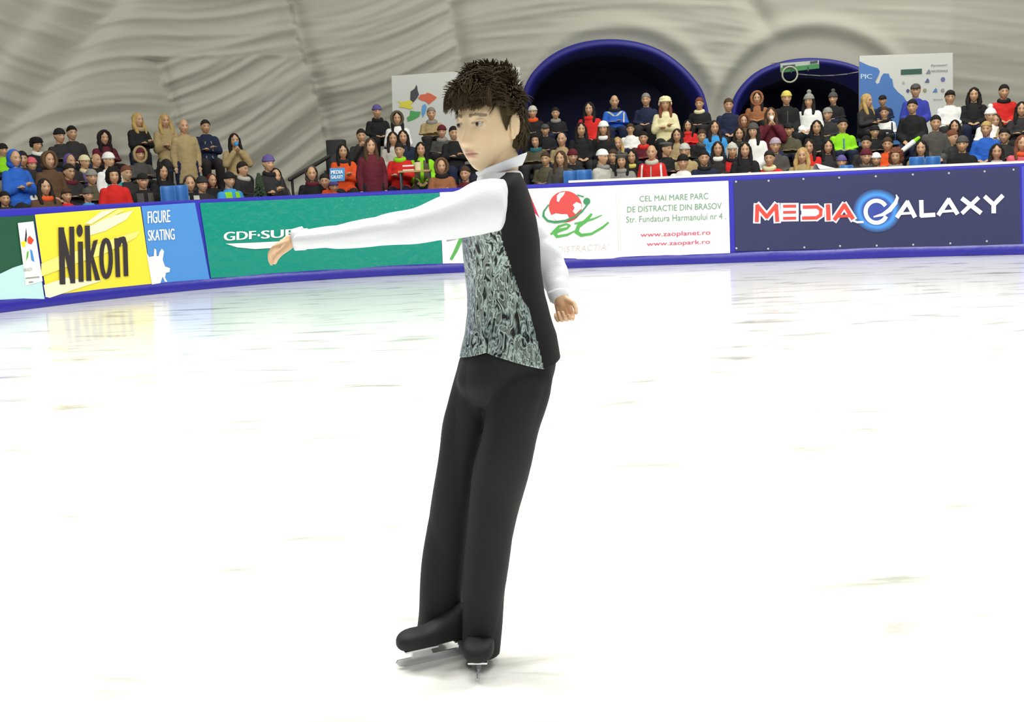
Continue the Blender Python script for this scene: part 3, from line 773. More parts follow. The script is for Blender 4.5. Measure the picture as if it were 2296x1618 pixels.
for i in range(NR):
    for j in range(NV):
        y = yy[i][j]; r = vt_at(y); xc = (r[1] + r[2]) / 2; hw = (r[2] - r[1]) / 2
        tb = -math.acos(max(-1, min(1, (bound(y) - xc) / hw)))          # angle of the seam on the near side (sin<0 = near)
        tF = -PI + math.radians(25); beta = abs(tb - tF)                # front of the chest
        t = 2 * PI * (j + .5) / NV; d = (t - tF + PI) % (2 * PI) - PI
        q = (i * NV + j, i * NV + (j + 1) % NV, (i + 1) * NV + (j + 1) % NV, (i + 1) * NV + j)
        (pf if abs(d) < beta else bf).append(q)
allv = [p for r in rings_ for p in r]
def sub(fl_):
    used = sorted({i for q in fl_ for i in q}); mp = {k: n for n, k in enumerate(used)}
    mb = MB(); mb.v = [allv[k].copy() for k in used]; mb.f = [tuple(mp[i] for i in q) for q in fl_]; return mb
for p_ in range(len(allv)):
    v = allv[p_]; n = noise.noise(v * 9); allv[p_] = v + Vector((n * .004, n * .004, 0))
vest = skp('vest', evaluated(sub(bf).mesh(fix=True), [('SOLIDIFY', dict(thickness=.004, offset=0))]), mat('vest_black', (22, 20, 24), .8, spec=.3))
def silver():
    M = bpy.data.materials.new('silver_squiggle'); M.use_nodes = True; nt = M.node_tree; b = nt.nodes['Principled BSDF']
    tc = nt.nodes.new('ShaderNodeTexCoord'); mp = nt.nodes.new('ShaderNodeMapping'); mp.inputs['Scale'].default_value = (1, 1, .42)
    n1 = nt.nodes.new('ShaderNodeTexNoise'); n1.inputs['Scale'].default_value = 46; n1.inputs['Detail'].default_value = 1.5; n1.inputs['Distortion'].default_value = 2.2
    nt.links.new(tc.outputs['Object'], mp.inputs[0]); nt.links.new(mp.outputs[0], n1.inputs[0])
    cr = nt.nodes.new('ShaderNodeValToRGB'); e = cr.color_ramp.elements
    e[0].position = .37; e[0].color = (.012, .013, .014, 1); e[1].position = .47; e[1].color = (.30, .40, .38, 1)
    k = e.new(.53); k.color = (.62, .74, .71, 1); k = e.new(.575); k.color = (.06, .07, .07, 1); k = e.new(.66); k.color = (.25, .28, .27, 1)
    nt.links.new(n1.outputs['Fac'], cr.inputs[0]); nt.links.new(cr.outputs[0], b.inputs['Base Color'])
    b.inputs['Roughness'].default_value = .38; b.inputs['Metallic'].default_value = .35
    return M
skp('silver_front_panel', evaluated(sub(pf).mesh(fix=True), [('SOLIDIFY', dict(thickness=.004, offset=0))]), silver(), vest)
# hair
hb = MB()
def hl(x, y, z): return MH @ Vector((x, y, z))
for c, r in (((0, .006, .058), (.090, .100, .092)), ((0, .035, .0), (.082, .080, .085)), ((.0, -.042, .096), (.072, .052, .040)), ((.0, .01, .115), (.07, .08, .05)), ((0, .062, -.03), (.062, .045, .055))):
    hb.ball((0, 0, 0), r, 24); n = 24 * 11 + 2
    for q in range(len(hb.v) - n, len(hb.v)): hb.v[q] = MH @ (hb.v[q] + Vector(c))
hme = remesh(hb, .005, 3)
# carve away from the face and ears by pulling inside
kv = []
for v in hme.vertices:
    q = MHi @ v.co
    if q.y < -.02 and q.z < .055: q.y = max(q.y, -.02) ; q.x *= .75
    if abs(q.x) > .06 and q.z < .028 and q.y < .030: q.x *= .72
    n = noise.noise(Vector((q.x * 30, q.y * 30, q.z * 14))); q *= 1 + .07 * n
    v.co = MH @ q
lock = MB()
def tuft(root, tip, r, bend, n=6):
    rg = []; q = (tip - root).to_track_quat('Z', 'Y')
    for k in range(n + 1):
        t = k / n; p = root.lerp(tip, t) + bend * math.sin(t * PI); rr = r * (1 - t) ** .7 + .0003
        rg.append([p + q @ Vector((rr * math.cos(a * PI / 3), rr * .5 * math.sin(a * PI / 3), 0)) for a in (0, 1.5, 3, 4.5)])
    lock.loft(rg)
rd = random.Random(3)
hme.update(); hv = [(MHi @ v.co, (MHi.to_3x3() @ v.normal).normalized()) for v in hme.vertices]
for k in range(5200):
    base, out = rd.choice(hv)
    if base.y < .0 and base.z < .062: continue
    if base.z < -.035 or (base.z < -.005 and rd.random() < .5): continue
    if abs(base.x) > .05 and base.z < .050 and base.y < .035: continue
    cl = Vector((noise.noise(base * 24), noise.noise(base * 24 + Vector((9, 0, 0))), noise.noise(base * 24 + Vector((0, 9, 0)))))
    low = sstep(.10, .0, base.z)
    flow = Vector((base.x * 3, -.75 if base.y < .05 else .15, -.1 - 1.1 * low)) + cl * 1.3
    flow -= out * flow.dot(out); flow = flow.normalized() + out * (.16 + .50 * (1 - low) * max(0, .6 + cl.x * 2)) + Vector((rd.uniform(-.15, .15), rd.uniform(-.15, .15), rd.uniform(-.1, .1)))
    L = rd.uniform(.024, .044); tip = base + flow.normalized() * L
    tuft(MH @ (base * .985), MH @ tip, rd.uniform(.0020, .0036), (MH.to_3x3() @ out) * rd.uniform(.003, .009), 4)
for k in range(700):                                # fringe over the forehead
    x = rd.uniform(-.074, .074); cl = noise.noise(Vector((x * 40, 3, 1)))
    base = Vector((x, -.080 + abs(x) * .30 + rd.uniform(-.01, .03), .100 + rd.uniform(-.01, .02))); tip = Vector((x * 1.08 - .012 + cl * .022 + rd.uniform(-.006, .006), -.103 + abs(x) * .42 + rd.uniform(-.006, .006), .050 + cl * .020 + rd.uniform(-.006, .006)))
    tuft(MH @ base, MH @ tip, rd.uniform(.0022, .0038), (MH.to_3x3() @ Vector((0, -1, .6))) * .012, 5)
for k in range(900):                                # tousled crown
    a = rd.uniform(-PI, PI); q = rd.uniform(0, 1) ** .5; x = .055 * q * math.sin(a); y = .055 * q * math.cos(a) + .01; cl = Vector((noise.noise(Vector((x * 30, y * 30, 5))), noise.noise(Vector((x * 30, y * 30, 15))), 0))
    base = Vector((x, y, .138 - (x * x + y * y) * 6)); base += Vector((.012, .012, 0)); tip = base + Vector((cl.x * .05, cl.y * .05, .026 - q * .010 + rd.uniform(-.010, .008)))
    tuft(MH @ base, MH @ tip, rd.uniform(.0020, .0034), Vector((.004, 0, .003)), 4)
for k in range(420):                                # sideburns and nape
    s_ = rd.choice((-1, 1)); y = rd.uniform(.045, .085); base = Vector((s_ * (.074 - max(0, y - .03) * .8), y, rd.uniform(-.005, .03))); tip = base + Vector((s_ * .004, rd.uniform(0, .010), -rd.uniform(.025, .045)))
    tuft(MH @ base, MH @ tip, .003, Vector((0, 0, 0)), 3)
for s_ in (-1, 1):
    for k in range(160):
        base = Vector((s_ * .077, rd.uniform(-.040, .006), .050)); tip = Vector((s_ * .0775, base.y * .5 - .010 + rd.uniform(-.003, .003), .050 - .030 - .030 * (1 - abs(base.y + .012) / .03))); tuft(MH @ base, MH @ tip, .0030, Vector((0, 0, 0)), 3)
hair = mat('dark_brown_hair', (74, 62, 44), .8, vary=.4, bscale=25, spec=.2)
allh = MB(); allh.add([v.co for v in hme.vertices], [tuple(p.vertices) for p in hme.polygons]); allh.add(lock.v, lock.f)
skp('hair', allh.mesh(), hair, label='messy dark brown hair')

#MARK_CROWD
# ------------------------------------------------------------------ crowd prototypes
def figure(pose, arms):
    """pieces of one figure, front = -y, feet at z = 0"""
    sit = pose == 'sit'; dz = -.40 if sit else 0.
    hz = 1.58 + dz; sz = 1.40 + dz; pz = .93 + dz
    Mh = Matrix.Translation((0, -.015, hz))
    hips = [(Vector((s * .10, 0, pz)), .10) for s in (-1, 1)]
    if sit: legs = [[(Vector((s * .10, -.02, pz)), .10), (Vector((s * .12, -.38, .50)), .075), (Vector((s * .12, -.36, .10)), .055)] for s in (-1, 1)]
    else: legs = [[(Vector((s * .10, 0, pz)), .10), (Vector((s * .11, -.01, .50)), .075), (Vector((s * .11, .01, .10)), .055)] for s in (-1, 1)]
    A = {}
    for s in (-1, 1):
        sh = Vector((s * .148, 0, sz - .055))
        if arms == 'down': el = Vector((s * .205, .02, sz - .29)); wr = Vector((s * .19, -.05, sz - .52))
        elif arms == 'lap': el = Vector((s * .205, -.02, sz - .27)); wr = Vector((s * .07, -.24, sz - .36))
        elif arms == 'fold': el = Vector((s * .205, -.06, sz - .26)); wr = Vector((s * -.02, -.20, sz - .20 - (s > 0) * .03))
        else: el = Vector((s * .20, -.16, sz - .22)); wr = Vector((s * .045, -.20, sz - .005))
        A[s] = (sh, el, wr)
    return dict(Mh=Mh, hz=hz, sz=sz, pz=pz, legs=legs, arms=A)
PR = {}
def proto(pose, arms):
    k = (pose, arms)
    if k in PR: return PR[k]
    g = figure(pose, arms)
    b = MB(); head_mesh(b, g['Mh'], 48, 40, lids=False)
    sz, pz = g['sz'], g['pz']
    b.chain([((0, .02, g['hz'] - .06), .055), ((0, .015, sz + .02), .055)], 12)
    b.chain([((-.10, 0, sz - .09), .055), ((.10, 0, sz - .09), .055)], 12); b.chain([((0, 0, sz - .12), .095), ((0, 0, pz + .1), .11), ((0, 0, pz), .12)], 12)
    for s in (-1, 1):
        sh, el, wr = g['arms'][s]; b.chain([(sh + Vector((0, 0, -.03)), .042), (el, .036), (wr, .028)], 10)
        d = (wr - el).normalized(); side = Vector((0, 0, 1)).cross(d).normalized()
        b.chain([(wr, .026), (wr + d * .05, .030)], 10)
        for q in (-.030, -.010, .010, .030): b.chain([(wr + d * .05 + side * q * .8, .011), (wr + d * .09 + side * q, .0095), (wr + d * .12 + side * q + Vector((0, .012, -.01)), .008)], 8)
        b.chain([(wr + d * .02 + side * .028 * s, .012), (wr + d * .06 + side * .048 * s, .0095)], 8)
        b.chain(g['legs'][0 if s < 0 else 1], 10)
    bm_ = remesh(b, .0095, 2); Mi = g['Mh'].inverted()
    sk2 = (.56, .33, .19)
    vcol(bm_, lambda p: face_tint(Mi @ p, sk2, (.08, .05, .03), False) if (Mi @ p).length < .2 else (*[c * .9 for c in sk2], 1))
    # coat
    c = MB()
    c.chain([((-.105, .0, sz - .085), .085), ((0, .01, sz - .01), .082), ((.105, .0, sz - .085), .085)], 14)
    rr = []
    for z, w, d in (((pz - .10, .185, .155),) if pose == 'sit' else ((pz - .38, .20, .15), (pz - .10, .185, .155))) + ((pz, .18, .150), (pz + .12, .175, .145), (pz + .26, .18, .145), (pz + .38, .18, .135), (sz - .01, .135, .115), (sz + .045, .085, .09)):
        rr.append([Vector((w * math.cos(2 * PI * j / 20), (d * math.sin(2 * PI * j / 20)) - .005, z)) for j in range(20)])
    c.loft(rr)
    if pose == 'sit': c.chain([((-.10, -.05, pz), .115), ((-.11, -.2, pz), .10)], 12); c.chain([((.10, -.05, pz), .115), ((.11, -.2, pz), .10)], 12)
    for s in (-1, 1):
        sh, el, wr = g['arms'][s]; c.chain([(sh, .072), (el, .064), (el.lerp(wr, .9), .050)], 14)
    cm = remesh(c, .013, 3)
    for v in cm.vertices: v.co += v.normal * .005 * noise.noise(Vector((v.co.x * 12, v.co.y * 12, v.co.z * 22)))
    t = MB()
    for L in g['legs']:
        t.chain([(p, r + .018) for p, r in L], 12); an = L[-1][0]
        t.chain([(an + Vector((0, .03, -.05)), .05), (an + Vector((0, -.14, -.055)), .045)], 10)
    t.chain([(g['legs'][0][0][0], .12), (g['legs'][1][0][0], .12)], 12)
    tm = remesh(t, .015, 2)
    zb = min(v.co.z for v in tm.vertices)
    for v in tm.vertices: v.co.z -= zb * (1 - sstep(.05, .3, v.co.z))
    bm_.materials.append(smat)
    bvh = BVHTree.FromPolygons([v.co for v in cm.vertices], [tuple(p.vertices) for p in cm.polygons])
    PR[k] = dict(body=bm_, coat=cm, trousers=tm, g=g, bvh=bvh, Mh=g['Mh'], top=g['hz'] + .12)
    for q in (cm, tm): q.materials.append(black)
    return PR[k]
# head coverings, in head space
def hs(mb, c, r, n=20): mb.ball(c, r, n)
def cov(kind):
    if kind in COV: return COV[kind]
    mb = MB(); vox = .008; nz = 0.
    def cut(me, fn):
        for v in me.vertices: v.co = fn(v.co.copy())
    if kind == 'short':
        hs(mb, (0, .004, .036), (.086, .103, .100)); hs(mb, (0, .045, -.02), (.070, .062, .07)); me = remesh(mb, vox, 2)
        def f(q):
            if q.y < -.01 and q.z < .058 - max(0, abs(q.x) - .03) * .3: q.y = max(q.y, -.01); q.x *= .8; 
            if abs(q.x) > .06 and q.z < .01 and q.y < .03: q.x *= .8
            return q * (1.01 + .02 * noise.noise(q * 40))
        cut(me, f)
    elif kind == 'thin':
        hs(mb, (0, .030, .010), (.081, .086, .085)); me = remesh(mb, vox, 2)
        def f(q):
            if q.z > .05: q.z = .05 + (q.z - .05) * .3
            return q
        cut(me, f)
    elif kind == 'fringe':
        hs(mb, (0, .012, .030), (.090, .104, .106)); hs(mb, (0, -.06, .075), (.074, .046, .045)); hs(mb, (0, .045, -.02), (.075, .065, .08)); me = remesh(mb, vox, 2)
        def f(q):
            if q.y < -.01 and q.z < .040: q.y = max(q.y, -.01); q.x *= .8
            return q * (1 + .05 * noise.noise(q * 35))
        cut(me, f)
    elif kind in ('long', 'wavy'):
        hs(mb, (0, .015, .030), (.090, .102, .106))
        for s in (-1, 1):
            w = .012 if kind == 'wavy' else 0
            mb.chain([((s * .070, .0, .03), .036), ((s * (.080 + w), .0, -.05), .036), ((s * (.088 + w), -.035, -.13), .038), ((s * .085, -.075, -.23), .030)], 12)
        mb.chain([((0, .05, .0), .07), ((0, .07, -.10), .07), ((0, .09, -.2), .06)], 12); me = remesh(mb, vox, 2)
        am = .07 if kind == 'wavy' else .03
        def f(q):
            if q.y < -.015 and -.12 < q.z < .052 and abs(q.x) < .060: q.y = -.015
            return q * (1 + am * noise.noise(q * 28))
        cut(me, f)
    elif kind == 'curly':
        hs(mb, (0, .012, .035), (.112, .112, .115)); hs(mb, (0, .03, -.04), (.120, .085, .09)); me = remesh(mb, vox, 2)
        def f(q):
            if q.y < -.01 and q.z < .062 and abs(q.x) < .07: q.y = -.01
            return q * (1 + .16 * noise.noise(q * 45))
        cut(me, f)
    elif kind in ('beanie', 'pom', 'tassel'):
        hs(mb, (0, .006, .055), (.090, .106, .088)); r = []
        for k in range(2): pass
        for a in range(24):
            t = 2 * PI * a / 24; mb.ball((.086 * math.sin(t), .006 - .100 * math.cos(t), .048), (.014, .014, .020), 8)
        if kind == 'pom': hs(mb, (0, .01, .165), .042)
        if kind == 'tassel':
            for s in (-1, 1): mb.chain([((s * .085, .0, .03), .03), ((s * .088, -.01, -.04), .022), ((s * .085, -.03, -.09), .008), ((s * .085, -.05, -.19), .007), ((s * .085, -.05, -.20), .012)], 10)
            hs(mb, (0, .01, .135), .022)
        me = remesh(mb, .007, 1)
        def f(q):
            if q.z < .030 and kind != 'tassel': q.z = .030
            if q.z < .030 and abs(q.x) < .065: q.z = .030
            return q * (1 + .02 * noise.noise(Vector((math.atan2(q.x, q.y) * 6, q.z * 30, 0))))
        cut(me, f)
    elif kind == 'fur':
        hs(mb, (0, .006, .085), (.105, .115, .062)); hs(mb, (0, .006, .055), (.120, .128, .035))
        for s in (-1, 1): hs(mb, (s * .092, .02, .01), (.03, .045, .05))
        me = remesh(mb, vox, 1)
        cut(me, lambda q: Vector((q.x, q.y, max(q.z, .030 if q.y < -.04 else -.05))) * (1 + .09 * noise.noise(q * 75)))
    elif kind == 'beret':
        hs(mb, (0, .02, .085), (.118, .118, .038)); hs(mb, (0, .008, .055), (.088, .104, .045)); me = remesh(mb, vox, 2)
        cut(me, lambda q: Vector((q.x, q.y, max(q.z, .038))))
    elif kind == 'cap':
        hs(mb, (0, .008, .050), (.088, .104, .080)); mb.chain([((-.04, -.10, .050), .012), ((-.03, -.145, .043), .009), ((.03, -.145, .043), .009), ((.04, -.10, .050), .012)], 10); mb.chain([((-.0, -.08, .055), .03), ((0, -.135, .045), .012)], 12)
        me = remesh(mb, vox, 1)
        cut(me, lambda q: Vector((q.x, q.y, max(q.z, .030))))
    elif kind in ('hood', 'furhood'):
        hs(mb, (0, .028, .015), (.108, .112, .130)); hs(mb, (0, .05, -.07), (.110, .09, .08)); me = remesh(mb, vox, 2)
        def f(q):
            if q.y < -.030: 
                q.y = -.030
            return q
        cut(me, f)
        bm = bmesh.new(); bm.from_mesh(me)
        kill = [v for v in bm.verts if v.co.y < -.0295 and (v.co.x / .092) ** 2 + ((v.co.z - .0) / .115) ** 2 < 1]
        bmesh.ops.delete(bm, geom=kill, context='VERTS'); bm.to_mesh(me); bm.free()
        me.polygons.foreach_set('use_smooth', [True] * len(me.polygons))
    elif kind == 'furring':
        n = 34; rg = []
        for j in range(n):
            t = 2 * PI * j / n; c = Vector((.103 * math.sin(t), -.040, .003 + .125 * math.cos(t))); o = Vector((math.sin(t), 0, math.cos(t)))
            rr = .026 * (1 + .25 * noise.noise(Vector((j * .9, 1, 1))))
            rg.append([c + (o * math.cos(a * PI / 5) + Vector((0, 1, 0)) * math.sin(a * PI / 5)) * rr for a in range(10)])
        rg.append(rg[0]); mb.loft(rg, caps=False); me = evaluated(mb.mesh(fix=True), [('SUBSURF', dict(levels=1))])
        for v in me.vertices: v.co += v.normal * .008 * noise.noise(v.co * 110)
    elif kind == 'scarf':
        rg = []
        for j in range(24):
            t = 2 * PI * j / 24; c = Vector((.080 * math.sin(t), -.012 - .078 * math.cos(t), -.150 - .018 * math.cos(t))); o = Vector((math.sin(t), -math.cos(t), 0))
            rg.append([c + o * .034 * math.cos(a * PI / 5) * (1 + .2 * noise.noise(Vector((j, 0, 0)))) + Vector((0, 0, .042)) * math.sin(a * PI / 5) for a in range(10)])
        rg.append(rg[0]); mb.loft(rg, caps=False); me = evaluated(mb.mesh(fix=True), [('SUBSURF', dict(levels=1))])
    elif kind == 'cup':
        mb.cone((0, -.125, -.105), (0, -.155, -.030), .028, .036, 18); me = mb.mesh(fix=True)
    elif kind == 'glasses':
        for s in (-1, 1):
            rg = []
            for j in range(16):
                t = 2 * PI * j / 16; c = Vector((s * .032 + .020 * math.cos(t), -.100, .006 + .016 * math.sin(t))); rg.append([c + Vector((math.cos(t) * .002 * math.cos(a), .002 * math.sin(a), math.sin(t) * .002 * math.cos(a))) for a in (0, 1.57, 3.14, 4.71)])
            rg.append(rg[0]); mb.loft(rg, caps=False)
        mb.cone((-.012, -.1, .008), (.012, -.1, .008), .002, .002, 6); me = mb.mesh(fix=True)
    me.materials.clear(); me.materials.append(black); COV[kind] = me; return me
COV = {}
def ribbon(P, key, x0, x1, w0, w1, z0, z1, n=14):
    """strip laid on the front of a coat"""
    kk = ('rib',) + key
    if kk in COV: return COV[kk]
    vs = []; fs_ = []
    for i in range(n + 1):
        t = i / n; z = lerp(z0, z1, t); xc = lerp(x0, x1, t); w = lerp(w0, w1, t)
        for q in range(5):
            x = xc + w * (q / 4 - .5); h = P['bvh'].ray_cast(Vector((x, -1.2, z)), Vector((0, 1, 0)))[0]
            y = h.y - .006 if h else -.1
            vs.append((x, y, z))
    for i in range(n):
        for q in range(4): a = i * 5 + q; fs_.append((a, a + 1, a + 6, a + 5))
    me = mesh('ribbon', vs, fs_, True); me.materials.append(black); COV[kk] = me; return me
PAL = dict(bk=(26, 26, 28), dk=(46, 44, 44), nv=(28, 36, 62), bl=(40, 96, 190), cy=(60, 150, 215), rb=(52, 62, 160), rd=(206, 38, 34), cr=(222, 214, 170), mr=(92, 26, 40), wt=(232, 232, 228), gy=(140, 138, 132), lg=(190, 188, 176), dg=(78, 76, 72), bn=(92, 68, 48), ol=(84, 80, 60),
           ng=(140, 214, 30), tl=(40, 100, 110), pu=(94, 82, 140), og=(220, 84, 34), be=(166, 146, 104), pk=(214, 96, 110), tq=(60, 180, 190), yl=(206, 190, 90), lv=(176, 156, 168), blo=(178, 148, 92), rbn=(112, 66, 46), gh=(130, 124, 116), hb=(34, 27, 24), hd=(22, 19, 19), hm=(70, 50, 34), fo=(150, 98, 64))
def cm(k, fz=False): return mat('cloth_' + k, PAL[k], .8, bump=.25, bscale=(90 if fz else 14), spec=.3, vary=.12)
exec_rows = []
def skinmat(i): return smat
XT = [(0, 468), (340, 456), (440, 446), (985, 426), (1270, 407), (1660, 396), (2296, 366)]
